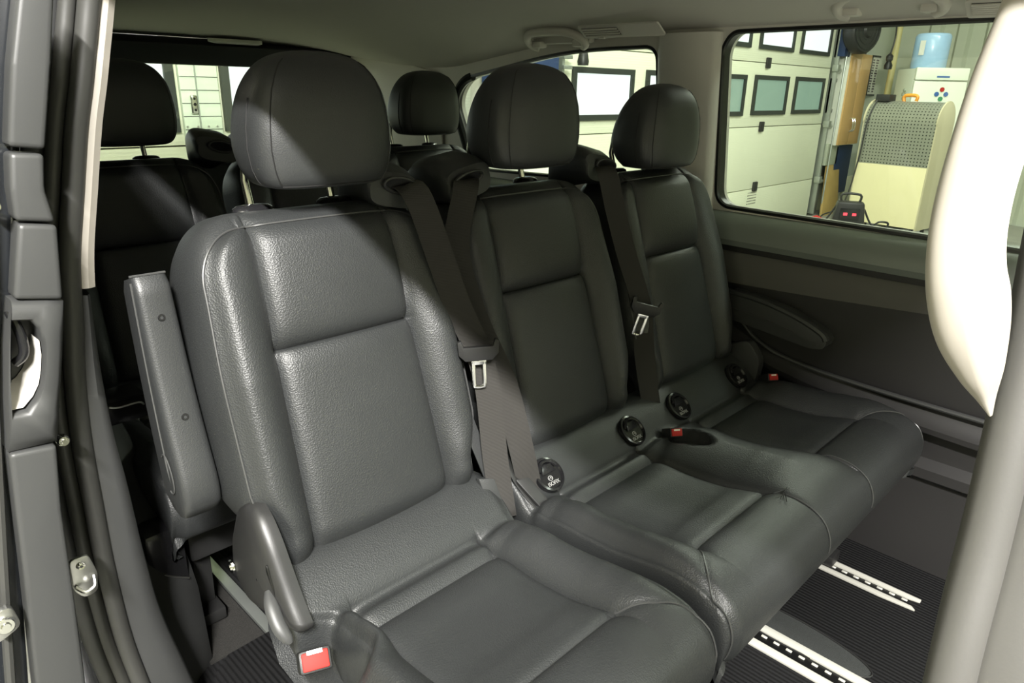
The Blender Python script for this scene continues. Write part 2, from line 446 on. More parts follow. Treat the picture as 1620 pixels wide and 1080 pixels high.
def belt(name, pts, parent, flip=False, wid=.047):
    g = G(); P = smooth_path([p[:3] for p in pts], 6); n = len(P)
    Wp = smooth_path([p[3:] for p in pts], 6)
    a, b, c, d = [], [], [], []
    for i, (p, wv) in enumerate(zip(P, Wp)):
        t = (P[min(i+1, n-1)]-P[max(i-1, 0)]).normalized(); wv = wv-t*wv.dot(t); wv.normalize(); nn = wv.cross(t)*.0008
        a.append(p-wv*wid/2-nn); b.append(p+wv*wid/2-nn); c.append(p+wv*wid/2+nn); d.append(p-wv*wid/2+nn)
    g.grid([[a[i], b[i], c[i], d[i]] for i in range(n)], True)
    return ob(name, g, 'web', parent)
def tongue(parent, o, right, down, lab=None):
    o = V(o); x = V(right).normalized(); dn = V(down); dn = (dn-x*dn.dot(x)).normalized(); n = x.cross(dn)
    if n.y > 0: n = -n
    def P(a, b, c=0): return o+x*a+dn*b+n*c
    outl = [(-.037, -.016), (-.030, -.019), (-.026, -.006), (.026, -.006), (.030, -.019), (.037, -.016), (.035, .008), (.024, .020), (-.024, .020), (-.035, .008)]
    g = G(); g.prism([P(a, b, .004) for a, b in outl], n*.010, .002)
    ob('tongue_grip', g, 'plastic', parent)
    g = G()
    path = smooth_path([P(-.0095, .016, .009), P(-.0095, .064, .009), P(-.006, .070, .009), P(.006, .070, .009), P(.0095, .064, .009), P(.0095, .016, .009)], 4)
    g.tube(path, .0036, 8, flat=.6, upv=n)
    g.box(P(0, .021, .009), (.026, .014, .004), mtx=Matrix((x, dn, n)).transposed(), bev=.001)
    ob('metal_tongue', g, 'chrome', parent)

def pod(cx, y, z, parent, slot_dir, sgn=1, sc=1.0):
    """shoulder belt outlet: rounded hood with an open mouth in front"""
    g = G(); rows = []
    prof = [(-.052, .050, -.030, .012), (-.045, .054, -.032, .028), (-.02, .056, -.036, .040), (.02, .054, -.04, .046), (.06, .048, -.05, .036), (.085, .040, -.06, .015), (.095, .03, -.06, -.02)]
    for yy, hw, lo, hi in prof:
        r = []
        for k in range(28):
            q = 2*math.pi*k/28
            xx = hw*sc*sgp(math.cos(q), .55); zz = (hi+lo)/2+(hi-lo)/2*sgp(math.sin(q), .6)
            r.append(V((cx+xx+(yy*.1*sgn), y+yy, z+zz+xx*(-.18)*sgn)))
        rows.append(r)
    g.grid(rows, True); g.f.append(tuple(range(28))); g.f.append(tuple(len(g.v)-28+k for k in range(28)))
    h = ob('belt_guide', g, 'leather_smooth', parent)
    g = G()
    lip = [V((cx+.033*math.cos(q)+.004*sgn, y-.056-.004*math.sin(q), z+.006+.013*math.sin(q)-.006*math.cos(q)*sgn)) for q in [2*math.pi*k/24 for k in range(24)]]
    g.tube(lip, .0035, 8, cyc=True)
    ob('slot_lip', g, 'plastic', h)
    g = G(); c = V((cx+.004*sgn, y-.0545, z+.006)); g.v = [tuple(p+V((0, .001, 0))) for p in lip]; g.f = [tuple(range(24))]
    g2 = G(); g2.prism([p+V((0, .0005, 0)) for p in lip], (0, .004, 0)); ob('slot_mouth', g2, 'black', h)
    return h
def isofix(cx, cy, cz, parent, tilt=0):
    """round black cap with a flip-up flap, icon and wording"""
    ax = V((0, -.68, .73)).normalized(); t = V((1, 0, 0)); c = ax.cross(t)
    o = V((cx, cy, cz))+ax*.008; g = G()
    g.lathe(o-ax*.008, ax, [(0, -.014), (.034, -.014), (.034, 0), (.036, .006), (.034, .012), (.030, .013), (.028, .009), (0, .009)], 32)
    h = ob('anchor_cover', g, 'plastic_gloss', parent)
    def P(a, b, d=0): return o+t*a+c*b+ax*d
    g = G(); arc = [P(.024*math.cos(q), .024*math.sin(q)+.001, .006) for q in [R(20+i*14) for i in range(11)]]
    g.tube(arc, .0035, 6); g.prism([P(-.018, .002, .002), P(.018, .002, .002), P(.012, .018, .006), P(-.012, .018, .006)], ax*.002, .0006)
    ob('flap', g, 'plastic_gloss', h)
    g = G(); g.tube([P(.0055*math.cos(q)-.002, .0045*math.sin(q)-.008, .0017) for q in [2*math.pi*k/16 for k in range(16)]], .0007, 4, cyc=True)
    g.tube([P(-.005, -.009, .0017), P(-.001, -.006, .0017), P(.001, -.010, .0017)], .0007, 4)
    ob('symbol', g, 'white_print', h)
    cu = bpy.data.curves.new('wording', 'FONT'); cu.body = 'ISOFIX'; cu.size = .0105; cu.align_x = 'CENTER'; cu.extrude = .0003
    to = bpy.data.objects.new('wording', cu); COL.objects.link(to)
    bpy.context.view_layer.update()
    me = bpy.data.meshes.new_from_object(to); bpy.data.objects.remove(to)
    me.transform(Matrix.Translation(P(0, -.022, .0016)-ORG[h.name]) @ Matrix((t, c, ax)).transposed().to_4x4())
    me.materials.clear(); me.materials.append(M['white_print'])
    wo = bpy.data.objects.new('wording', me); COL.objects.link(wo); wo.parent = h
    return h
def buckle(o, parent, yawz, name='seat_buckle', tiltx=0, sc=1):
    o = V(o); m = Matrix.Rotation(yawz, 3, 'Z') @ Matrix.Rotation(tiltx, 3, 'X')
    def P(a, b, c): return o+m @ V((a*sc, b*sc, c*sc))
    g = G()
    g.box(o, (.034*sc, .060*sc, .024*sc), mtx=m, bev=.004*sc)
    b = ob(name, g, 'plastic', parent)
    g = G(); g.box(P(0, -.0305, 0), (.028*sc, .006*sc, .019*sc), mtx=m, bev=.002*sc); ob('release_button', g, 'red', b)
    g = G(); g.box(P(0, -.0332, .007*sc), (.016*sc, .002*sc, .004*sc), mtx=m); ob('slot', g, 'steel', b)
    return b

def seat_parts(cx, root, dy=0, hr=True, dz=0):
    g, pip = backrest(cx, dy)
    br = ob('backrest', g, 'leather', root, smooth=60)
    ob('piping', G().tube(pip, .0016, 6), 'piping', br)
    if hr:
        h = ob('headrest', headrest(cx, dy, dz), 'leather_smooth', root, smooth=70)
        ob('seam', headrest_seams(cx, dy, dz), 'thread', h)
    for sx in (-.0725, .0725):
        if hr:
            p = [V((cx+sx, dy+.113, 1.345)), V((cx+sx, dy+.131, 1.405)), V((cx+sx, dy+.125, 1.45))]
            ob('headrest_post', G().tube(p, .0062, 14), 'chrome', root)
        g = G(); ax = V((0, .25, .97)); 
        rows = []
        for rr, hh in ((.0, .0135), (.010, .0135), (.022, .012), (.028, .008), (.030, .0), (.030, -.006)):
            rows.append([V((cx+sx+1.15*rr*math.cos(q), dy+.113+.62*rr*math.sin(q)+hh*.25-.003, 1.358+hh*.97+.62*rr*math.sin(q)*-.08)) for q in [2*math.pi*k/24 for k in range(24)]])
        g.grid(rows, True); ob('post_collar', g, 'plastic_gloss', root)
    return br

def base_frame(root, xa, xb, dy=0):
    g = G()
    g.box(((xa+xb)/2, -.32+dy, .65), (xb-xa-.06, .40, .07), bev=.015)
    ob('seat_frame', g, 'plastic', root)
    for x in (xa+.07, xb-.07):
        g = G(); g.prism([(x-.02, -.47+dy, .63), (x-.02, -.14+dy, .63), (x-.02, -.08+dy, .445), (x-.02, -.46+dy, .445)], (.04, 0, 0), .008)
        g.box((x, -.30+dy, .447), (.05, .40, .03), bev=.006)
        ob('leg', g, 'plastic', root)

CA, CB, CC = .022, .490, .959
# ================================================================== SETTING: the van shell
# floor
g = G(); g.box((.47, .15, .40), (1.66, 3.5, .04), bev=.004)
fl = struct('floor', g, 'mat_rib')
g = G(); g.box((.47, .15, .12), (1.70, 3.6, .50), bev=.03)
struct('trim_1', g, 'body')
# ceiling (headliner)
def zc(y): return interp(y, [(-1.7, 1.80), (0, 1.80), (1.0, 1.765), (1.85, 1.70)])
def ze(y): return interp(y, [(-1.7, 1.705), (.3, 1.70), (.42, 1.685), (.7, 1.672), (1.15, 1.60), (1.4, 1.60), (1.9, 1.665)])
g = G(); rows = []
for j in range(41):
    y = -1.3+3.22*j/40; row = []
    for i in range(41):
        x = -.215+1.505*i/40; t = abs((x-.49)/.80) if x > .49 else abs((x-.49)/.705)
        row.append(V((x, y, ze(y)+(zc(y)-ze(y))*(1-t**3.2))))
    rows.append(row)
g.grid(rows)
top = [[p+V((0, 0, .05)) for p in r] for r in rows]; g.grid(top)
struct('ceiling', g, 'headliner')
g = G(); rows = []
for j in range(21):
    y = -1.32+3.3*j/20
    rows.append([V((x, y, zc(y)+.07-.12*abs((x-.49)/(.86 if x > .49 else .73))**4)) for x in [-.235+1.575*i/24 for i in range(25)]])
g.grid(rows); g.grid([[p+V((0, 0, .02)) for p in r] for r in rows])
struct('trim_2', g, 'body')
# far wall of the van: lower door card from sections along y
def wall_strip(name, prof, y0, y1, m, n=24, parent=None):
    """prof(y) -> list of (x, z) front points; closed to x=1.34 behind"""
    g = G(); rows = []
    for j in range(n+1):
        y = lerp(y0, y1, j/n); p = prof(y); rows.append([V((1.33, y, p[0][1]))]+[V((x, y, z)) for x, z in p]+[V((1.33, y, p[-1][1]))])
    g.grid(rows, True); k = len(rows[0]); g.f.append(tuple(range(k))); g.f.append(tuple(n*k+i for i in range(k)))
    return struct(name, g, m, parent)
wr = wall_strip('wall_right', lambda y: [(1.255, .40), (1.255, .66), (1.235, .675), (1.235, .70), (1.258, .72), (1.258, .80), (1.250, .84), (1.246, .90), (1.246, 1.02), (1.25, 1.10), (1.25, 1.16)], -1.3, 1.95, 'panel_dark')
wall_strip('sill_roll', lambda y: [(1.262, 1.150), (1.222, 1.158), (1.210, 1.175), (1.212, 1.200), (1.225, 1.222), (1.250, 1.240), (1.285, 1.246)], -1.3, 1.95, 'sill', parent=wr)
wall_strip('fabric_insert', lambda y: [(1.248, lerp(1.075, 1.045, (y+.55)/.5) if y < -.05 else 1.045), (1.243, 1.09), (1.243, 1.13), (1.248, 1.137)], -1.3, .10, 'panel_mid', 20, wr)
def lip(y):
    z = interp(-y, [(.06, .935), (.13, .905), (.2, .880), (.3, .862), (.5, .842), (.7, .835), (1.3, .83)])
    return [(1.256, z-.055), (1.224, z-.042), (1.222, z-.028), (1.236, z-.018), (1.250, z+.004), (1.256, z+.03)]
g = G(); g.tube(smooth_path([(1.243, -.085, .965), (1.240, -.115, .932), (1.238, -.16, .903), (1.237, -.24, .880), (1.237, -.4, .866), (1.237, -.7, .860), (1.237, -1.25, .858)], 6), .006, 8); struct('edge_highlight', g, 'trim_grey', wr)  # lighter grey bead, drawn as the highlight along the panel's lower lip
wall_strip('pocket_edge', lip, -1.3, -.06, 'panel_dark', 40, wr)
# pillars between windows, header rails
def pillar_poly(name, poly, x, d, m, bev=.01):
    g = G(); g.prism([(x, y, z) for y, z in poly], (d, 0, 0), bev, 3); return struct(name, g, m)
def rounded(pts, rad, n=6):
    out = []; N = len(pts)
    for i in range(N):
        p = V(pts[i]); a = (V(pts[i-1])-p); b = (V(pts[(i+1) % N])-p); r = rad[i] if isinstance(rad, (list, tuple)) else rad
        r = min(r, a.length*.48, b.length*.48)
        if r <= 0: out.append(p); continue
        a.normalize(); b.normalize(); A = p+a*r; B = p+b*r
        for k in range(n+1):
            t = k/n; out.append(A*(1-t)**2+p*2*t*(1-t)+B*t*t)
    return out
def frame_with_hole(name, outer, hole, x0, x1, m, parent=None, kind='structure'):
    """flat panel (y,z) with one opening; built as a ring strip with thickness"""
    n = len(hole); c = sum((V(h) for h in hole), V((0, 0)))/n
    ys = [p[0] for p in outer]; zs = [p[1] for p in outer]; y0, y1, z0, z1 = min(ys), max(ys), min(zs), max(zs)
    def proj(h):
        d = V(h)-c; k = 1e9
        if d.x > 1e-9: k = min(k, (y1-c.x)/d.x)
        if d.x < -1e-9: k = min(k, (y0-c.x)/d.x)
        if d.y > 1e-9: k = min(k, (z1-c.y)/d.y)
        if d.y < -1e-9: k = min(k, (z0-c.y)/d.y)
        return c+d*k
    g = G()
    H0 = [V((x0, h[0], h[1])) for h in hole]; O0 = [V((x0, *proj(h))) for h in hole]
    H1 = [V((x1, h[0], h[1])) for h in hole]; O1 = [V((x1, *proj(h))) for h in hole]
    g.grid([O0, H0, H1, O1, O0], True)
    o = ob(name, g, m, parent, kind=kind, smooth=30); return o
win1 = rounded([(.040, 1.252), (.075, 1.66), (.050, 1.700), (-1.25, 1.71), (-1.25, 1.238)], [.05, .03, .03, .02, .02], 8)
win2 = rounded([(.232, 1.285), (.278, 1.670), (.62, 1.663), (1.11, 1.578), (1.17, 1.50), (1.06, 1.262)], [.03, .045, .3, .07, .1, .06], 8)
frame_with_hole('wall_right_2', [(-1.3, 1.23), (.165, 1.75)], win1, 1.262, 1.32, 'beige_trim')
frame_with_hole('wall_right_3', [(.165, 1.23), (1.9, 1.75)], win2, 1.262, 1.32, 'beige_trim')
for nm, wn in (('window_1', win1), ('window_2', win2)):
    g = G(); g.prism([(1.300, p[0], p[1]) for p in wn], (.004, 0, 0)); wo = struct(nm, g, 'glass')
    g = G(); g.tube([(1.266, p[0], p[1]) for p in wn], .007, 6, cyc=True); struct('window_seal', g, 'black', wo)
    cx_, cz_ = sum(p[0] for p in wn)/len(wn), sum(p[1] for p in wn)/len(wn)
    def shr(p, x): d = V((p[0]-cx_, p[1]-cz_)); d *= 1-.004/d.length; return V((x, cx_+d.x, cz_+d.y))
    struct('window_reveal', G().grid([[shr(p, x) for p in wn] for x in (1.264, 1.30)], True), 'black', wo)
# raised pillar cover between the two windows
g = G(); rows = []
for z in [1.24+.46*k/12 for k in range(13)]:
    t = (z-1.24)/.46; ya = .045+.03*t; yb = .238+.035*t
    rows.append([V((1.265, ya, z)), V((1.250, ya+.004, z)), V((1.238, ya+.022, z)), V((1.232, (ya+yb)/2, z)), V((1.238, yb-.022, z)), V((1.250, yb-.004, z)), V((1.265, yb, z))])
g.grid(rows); struct('trim_3', g, 'beige_trim', smooth=60)
# rear quarter black frit edge
g = G(); g.tube([(1.272, p[0], p[1]) for p in win2 if p[0] > .8], .016, 8); struct('trim_4', g, 'black')
# tailgate: header band, side trims, lower panel, glass
g = G(); g.prism([(-.30, 1.80, 1.672), (-.30, 1.90, 1.70), (-.30, 1.90, 1.604), (-.30, 1.845, 1.604)], (1.62, 0, 0), .006)
wb = struct('wall_rear', g, 'tail_trim')
g = G(); g.box((.49, 1.88, .84), (1.62, .06, .84), bev=.01); struct('lower_trim', g, 'tail_trim', wb)
g = G(); g.prism(rounded([(1.20, 1.80, 1.22), (1.335, 1.80, 1.22), (1.335, 1.80, 1.69), (1.31, 1.80, 1.69)], 0), (0, .09, 0), .01); struct('side_trim', g, 'beige_trim', wb)
g = G(); g.prism([(-.34, 1.80, 1.22), (-.22, 1.80, 1.22), (-.28, 1.80, 1.69), (-.34, 1.80, 1.69)], (0, .09, 0), .01); struct('side_trim', g, 'beige_trim', wb)
g = G(); g.box((.49, 1.895, 1.44), (1.56, .004, .46)); struct('window_3', g, 'glass')
# rear far corner trim with belt cover
g = G(); g.prism([(1.250, 1.20, 1.22), (1.250, 1.88, 1.22), (1.250, 1.88, 1.70), (1.250, 1.24, 1.60)], (.008, 0, 0), .003); struct('trim_5', g, 'beige_trim')
# near side wall behind the door opening
g = G(); g.box((-.345, 1.12, .80), (.05, 1.62, .84), bev=.012); wl = struct('wall_left', g, 'trim_grey')
g = G(); g.box((-.235, 1.12, 1.68), (.05, 1.62, .08), bev=.012); struct('roof_rail', g, 'beige_trim', wl)
g = G(); g.prism([(-.33, .30, 1.20), (-.29, .30, 1.20), (-.22, .30, 1.70), (-.26, .30, 1.70)], (0, .20, 0), .01); struct('pillar_cover', g, 'beige_trim', wl)
g = G(); g.prism([(-.325, .5, 1.20), (-.320, .5, 1.20), (-.245, .5, 1.68), (-.250, .5, 1.68)], (0, 1.38, 0)); struct('window_4', g, 'glass_dark')
# roof edge above the door opening
g = G()
g.prism([(-.222, -1.3, 1.700), (-.19, -1.3, 1.72), (-.19, -1.3, 1.80), (-.225, -1.3, 1.79), (-.240, -1.3, 1.745)], (0, 3.2, 0), .006)
struct('trim_6', g, 'body')

# door seal: follows the rear edge of the door opening
seal = [(-.222, -.10, 1.72), (-.226, -.01, 1.70), (-.230, .05, 1.665), (-.246, .06, 1.596), (-.259, .06, 1.545), (-.273, .06, 1.494), (-.290, .06, 1.418), (-.307, .06, 1.340), (-.316, .06, 1.274), (-.328, .065, 1.17), (-.334, .07, 1.075), (-.334, .08, .965), (-.333, .09, .86), (-.327, .10, .72), (-.315, .10, .607), (-.30, .10, .50)]
sp = smooth_path(seal, 8)
g = G(); g.tube([p+V((-.013, .006, 0)) for p in sp], .0125, 14, upv=(0, 1, 0)); ts = struct('trim_7', g, 'rubber')
g = G(); g.tube([p+V((-.032, .022, 0)) for p in sp], .010, 10, upv=(0, 1, 0)); struct('seal_lip', g, 'rubber', ts)
g = G(); g.tube([p+V((-.046, .05, 0)) for p in sp], .016, 10, upv=(0, 1, 0)); struct('seal_flange', g, 'trim_grey', ts)
# cream strip of the pillar trim along the seal
def strip(path, w, th, zlo, zhi, off):
    g = G(); rows = []
    for p in path:
        if p.z < zlo or p.z > zhi: continue
        q = p+V(off); rows.append([q, q+V((w*.5, -th*.35, 0)), q+V((w, 0, 0)), q+V((w, .12, 0)), q+V((0, .12, 0))])
    g.grid(rows, True); k = 5; g.f.append(tuple(range(k))); g.f.append(tuple(len(g.v)-k+i for i in range(k)))
    return g
struct('trim_8', strip(sp, .017, .012, 1.285, 1.665, (-.002, .004, 0)), 'cream')
# textured lower pillar trim inboard of the seal
g = G(); rows = []
wtab = [(.42, .070), (.60, .062), (.75, .052), (.9, .046), (1.0, .040), (1.15, .026), (1.29, .012)]
for p in sp:
    if p.z > 1.29: continue
    q = p+V((-.002, .006, 0)); wd = interp(p.z, wtab)
    rows.append([q, q+V((wd*.5, -.006, 0)), q+V((wd*.9, .002, 0)), q+V((wd, .02, 0)), q+V((wd, .20, 0))])
g.grid(rows); struct('trim_9', g, 'trim_grey', smooth=60)
# wheel-arch trim with a recessed bin behind it
g = G(); rows = []
for z, x1, y1 in ((.42, -.155, .285), (.60, -.158, .295), (.64, -.160, .31), (.70, -.165, .36), (.80, -.17, .44), (.95, -.20, .56), (1.15, -.25, .66)):
    rows.append([V((-.30, y1-.12, z)), V((x1-.04, y1-.03, z)), V((x1, y1, z)), V((x1+.01, y1+.05, z)), V((x1+.01, y1+.9, z))])
g.grid(rows); struct('trim_10', g, 'trim_grey', smooth=60)

# garage shell ------------------------------------------------------
GZ = -.13; W = 3.3
g = G(); g.box((3.2, -1.5, GZ-.05), (16.6, 10.2, .1)); struct('floor_2', g, 'concrete')
g = G(); g.box((3.2, -1.5, 4.35), (16.6, 10.2, .1)); struct('ceiling_2', g, 'wall')
g = G(); g.box((-5.0, -1.5, 2.1), (.1, 10, 4.5)); struct('wall_left_2', g, 'wall')
g = G(); g.box((3.2, -6.5, 2.1), (16.6, .1, 4.5)); struct('wall_front_2', g, 'wall')
g = G(); g.box((3.2, W+.15, 2.1), (16.6, .1, 4.5)); struct('wall_rear_2', g, 'wall')
g = G(); g.box((11.65, -1.5, 2.1), (.1, 10, 4.5)); gw = struct('wall_right_4', g, 'wall_grey')
for k in range(26):
    g = G(); g.prism([(11.60, 2.62-k*.36, GZ), (11.54, 2.58-k*.36, GZ), (11.54, 2.46-k*.36, GZ), (11.60, 2.42-k*.36, GZ)], (0, 0, 4.3)); ob('wall_rib', g, 'wall_grey', gw)

# sectional garage doors
def garage_door(name, x0, x1, joints, wins, label, door_mat='gdoor'):
    root = thing(name, ((x0+x1)/2, W, GZ), label, 'garage door', None)
    for za, zb in zip(joints, joints[1:]):
        g = G(); g.box(((x0+x1)/2, W, (za+zb)/2), (x1-x0, .06, zb-za-.008), bev=.006); ob('door_panel', g, door_mat, root)
    for (xa, xb, za, zb, m) in wins:
        g = G(); t = .05
        outer = [(xa, za), (xb, za), (xb, zb), (xa, zb)]; inner = [(xa+t, za+t), (xb-t, za+t), (xb-t, zb-t), (xa+t, zb-t)]
        A = [V((x, W-.055, z)) for x, z in outer]; B = [V((x, W-.055, z)) for x, z in inner]
        Cc = [V((x, W-.03, z)) for x, z in inner]; D_ = [V((x, W-.03, z)) for x, z in outer]
        g.grid([A, B, Cc, D_, A], True); fr = ob('window_frame', g, 'gframe', root, smooth=20)
        g = G(); g.box(((xa+xb)/2, W-.034, (za+zb)/2), (xb-xa-2*t, .004, zb-za-2*t)); ob('pane', g, m, fr)
    return root
wins = []
for k in range(6):
    xa = 4.42+1.105*k - (0 if k < 3 else -.01); xb = xa+.90
    lo, hi = 1.285+.006*k, 1.735+.007*k
    bright = k < 2
    wins.append((xa, xb, lo, hi, 'day' if bright else 'day_dim'))
    if k >= 2: wins.append((xa, xb, 2.04, 2.52, 'day'))
jz = [GZ, .405, 1.165, 1.895, 2.62, 3.35]
gd = garage_door('garage_door', 4.25, 9.90, jz, wins, 'wide cream sectional workshop door with two rows of dark framed windows')
for x, z in ((8.02, 1.90), (8.06, 1.17), (8.10, .44)):
    g = G(); g.box((x, W-.045, z-.005), (.10, .03, .12), bev=.012); ob('grip_block', g, 'plastic', gd)
g = G()
for k in range(5):
    for j in range(7): g.box((7.97+.035*j, W-.032, .36-.035*k), (.022 if random.random() > .3 else .012, .002, .012))
ob('data_sticker_print', g, 'ink', gd)
g = G(); 
tr = thing('door_track', (10.0, W-.02, GZ), 'galvanised vertical guide rail at the right edge of the sectional door', 'guide rail')
for z in (.40, 1.165, 1.90):
    g = G(); g.box((9.93, W-.06, z), (.05, .03, .05), bev=.005); g.box((9.93, W-.10, z), (.10, .08, .09), bev=.01); g.cyl((9.96, W-.10, z-.03), (10.06, W-.10, z-.03), .03, 12); ob('roller_hinge', g, 'galv', tr)
g = G(); g.box((9.98, W-.05, 1.9), (.05, .10, 4.0), bev=.004); g.box((10.12, W-.01, 1.9), (.16, .06, 4.0), bev=.004); ob('rail', g, 'galv', tr)
g = G(); g.cyl((10.22, W-.10, 1.3), (10.22, W-.10, 4.0), .022, 10); g.cyl((10.06, W-.16, GZ), (10.06, W-.16, 3.4), .012, 8); ob('torsion_tube', g, 'galv', tr)

# second door behind the tailgate
wins2 = [(-1.2, 1.055, 1.275, 2.1, 'day'), (1.315, 3.05, 1.275, 2.1, 'day')]
gd2 = garage_door('garage_door', -1.6, 3.25, [GZ, .35, .84, 1.20, 2.2, 2.9, 3.5], wins2, 'cream ribbed sectional workshop door right behind the tailgate window')
g = G(); g.box((1.185, W-.045, 1.72), (.215, .03, 1.05), bev=.004); st = ob('centre_stile', g, 'gdoor_grey', gd2)
for k in range(12):
    g = G(); g.box((1.185, W-.0615, 1.22+.07*k), (.214, .003, .003)); ob('rib_line', g, 'gframe', st)
g = G(); g.box((1.165, W-.064, 1.6), (.006, .008, .85)); ob('cover_strip', g, 'galv', st)
g = G(); g.box((1.135, W-.075, 1.425), (.040, .02, .10), bev=.009); lk = ob('lock_plate', g, 'chrome', gd2)
for dz in (.03, 0, -.03): ob('keyhole', G().cyl((1.138, W-.086, 1.425+dz), (1.138, W-.083, 1.425+dz), .007 if dz else .009, 10), 'black', lk)
for x in (1.09, 1.15, 1.21, 1.26): ob('rivet', G().cyl((x, W-.064, 1.305), (x, W-.060, 1.305), .006, 8), 'steel', st)

# things seen through the rear quarter window
def simple(name, g, m, label, cat, group=None): return ob(name, g, m, label=label, cat=cat, group=group)
g = G(); g.box((3.62, 3.10, .9), (.66, .20, 2.06), bev=.02); t = thing('blue_equipment_cabinet', (3.62, 3.1, GZ), 'tall blue steel cabinet seen behind the second-row headrests', 'cabinet')
ob('cabinet_body', g, 'navy', t); g = G(); g.box((3.62, 2.99, .55), (.60, .02, 1.2), bev=.005); ob('cabinet_door', g, 'bright_blue', t)
g = G(); rows = []
for z, rr in ((1.10, .22), (1.12, .24), (1.55, .24), (1.64, .20), (1.68, .08), (1.70, .06)):
    rows.append((rr, z))
g.lathe((3.22, 2.70, 0), (0, 0, 1), rows, 28); t = thing('water_drum', (3.22, 2.7, GZ), 'pale blue plastic drum in the rear quarter window', 'drum')
ob('drum_shell', g, 'lightblue', t); ob('stand', G().box((3.22, 2.7, .48), (.4, .4, 1.22), bev=.01), 'white', t)
g = G(); g.box((4.02, 3.2, 1.6), (.10, .10, 3.4), bev=.006); g.box((4.16, 3.2, 1.6), (.03, .12, 3.4), bev=.004)
t = thing('door_track', (4.05, 3.2, GZ), 'galvanised guide rail at the left edge of the wide sectional door', 'guide rail'); ob('rail', g, 'galv', t)
g = G(); g.box((4.19, 3.14, 1.80), (.11, .05, .03), bev=.004); g.box((4.19, 3.14, 1.72), (.11, .05, .03), bev=.004); ob('bracket', g, 'galv', t)
g = G(); g.lathe((4.36, 3.1, 1.74), (0, 0, 1), [(0, 0), (.045, 0), (.05, .03), (.03, .13), (.012, .16), (0, .17)], 14); g.tube([(4.36, 3.1, 1.90), (4.36, 3.1, 3.2)], .01, 6)
simple('pull_cord', g, 'plastic', 'black pull cord with bell-shaped grip hanging before the sectional door', 'cord')
g = G(); g.cyl((3.98, 3.06, GZ), (3.98, 3.06, 1.25), .045, 12); simple('blue_pipe', g, 'bright_blue', 'short upright blue pipe beside the left door track', 'pipe')

# wall cabinet
cb = thing('wall_cabinet', (10.52, 3.2, .87), 'white wall cabinet with orange beech doors beside the garage door', 'cabinet')
ob('cabinet_body', G().box((10.54, 3.205, 1.49), (.80, .17, 1.24), bev=.004), 'white', cb)
for x in (10.35, 10.73):
    d = ob('cabinet_door', G().box((x, 3.11, 1.49), (.374, .02, 1.23), bev=.003), 'orange_wood', cb)
    xx = 10.50 if x < 10.5 else 10.58
    ob('handle', G().tube(smooth_path([(xx, 3.10, 1.24), (xx, 3.065, 1.21), (xx, 3.065, 1.09), (xx, 3.10, 1.06)], 4), .012, 8), 'chrome', d)
# under and above it
simple('navy_board', G().box((10.66, 3.2, .50), (.60, .06, .70), bev=.006), 'navy', 'navy blue board hanging under the wall cabinet', 'board')
simple('grey_board', G().box((10.22, 3.2, .74), (.40, .06, .30), bev=.006), 'wall_grey', 'small grey board under the left end of the wall cabinet', 'board')
simple('plywood_offcut', G().prism([(10.02, 3.10, GZ), (10.62, 3.10, GZ), (10.58, 3.18, .60), (10.14, 3.18, .60)], (0, .03, 0), .004), 'ply', 'stained plywood offcut leaning on the wall below the cabinet', 'board')
simple('light_panel', G().box((11.15, 3.2, .12), (.48, .04, .50), bev=.004), 'wall', 'pale sheet standing behind the battery charger', 'board')
fn = thing('wall_fan', (10.2, 3.0, 2.0), 'dark round fan on blue mount above the wall cabinet', 'fan')
ob('mount', G().box((10.35, 3.18, 2.35), (.80, .1, .60), bev=.01), 'navy', fn)
g = G(); g.lathe((10.12, 3.10, 2.38), (-.3, -1, 0), [(0, 0), (.26, 0), (.30, .05), (.30, .15), (.27, .19), (.10, .2), (.08, .23), (0, .23)], 28); ob('fan_housing', g, 'plastic', fn)
g = G()
for rr in (.12, .18, .24): g.tube([V((10.12, 3.10, 2.38))+V((-.287*.2, -.957*.2, 0))+(V((.957, -.287, 0))*math.cos(q)+V((0, 0, 1))*math.sin(q))*rr for q in [2*math.pi*k/24 for k in range(24)]], .005, 5, cyc=True)
ob('grille', g, 'gframe', fn)
pc = thing('hanging_plug', (10.5, 2.75, 1.95), 'black plug hanging on a cable beside the wall cabinet', 'plug')
ob('cable', G().tube(smooth_path([(10.42, 2.7, 3.6), (10.45, 2.7, 2.6), (10.50, 2.7, 2.3), (10.42, 2.7, 2.08)], 6), .010, 6), 'plastic', pc)
ob('plug_body', G().lathe((10.42, 2.7, 1.90), (0, 0, 1), [(0, 0), (.05, 0), (.055, .05), (.03, .10), (.045, .12), (.045, .17), (.015, .20), (0, .21)], 12), 'plastic', pc)
# poster
ps = thing('wall_poster', (11.62, 3.27, 1.57), 'narrow framed poster on the wall right of the cabinet', 'poster')
ob('sheet', G().box((11.45, 3.235, 1.84), (.34, .012, .54), bev=.002), 'paper', ps)
g = G()
for k in range(13): 
    for j in range(2): 
        ww = .05+.07*random.random(); g.box((11.37+.15*j, 3.227, 2.06-.037*k), (ww, .002, .022))
ob('poster_print', g, 'ink', ps)
g = G(); g.box((11.45, 3.225, 2.115), (.36, .02, .02)); g.box((11.45, 3.225, 1.565), (.36, .02, .02)); g.box((11.28, 3.225, 1.84), (.02, .02, .56)); ob('poster_frame', g, 'gframe', ps)
simple('wall_pipe', G().cyl((10.9, 2.80, 1.0), (10.9, 2.80, 4.2), .045, 12), 'yellow_pipe', 'yellowed vertical pipe behind the freezer', 'pipe')

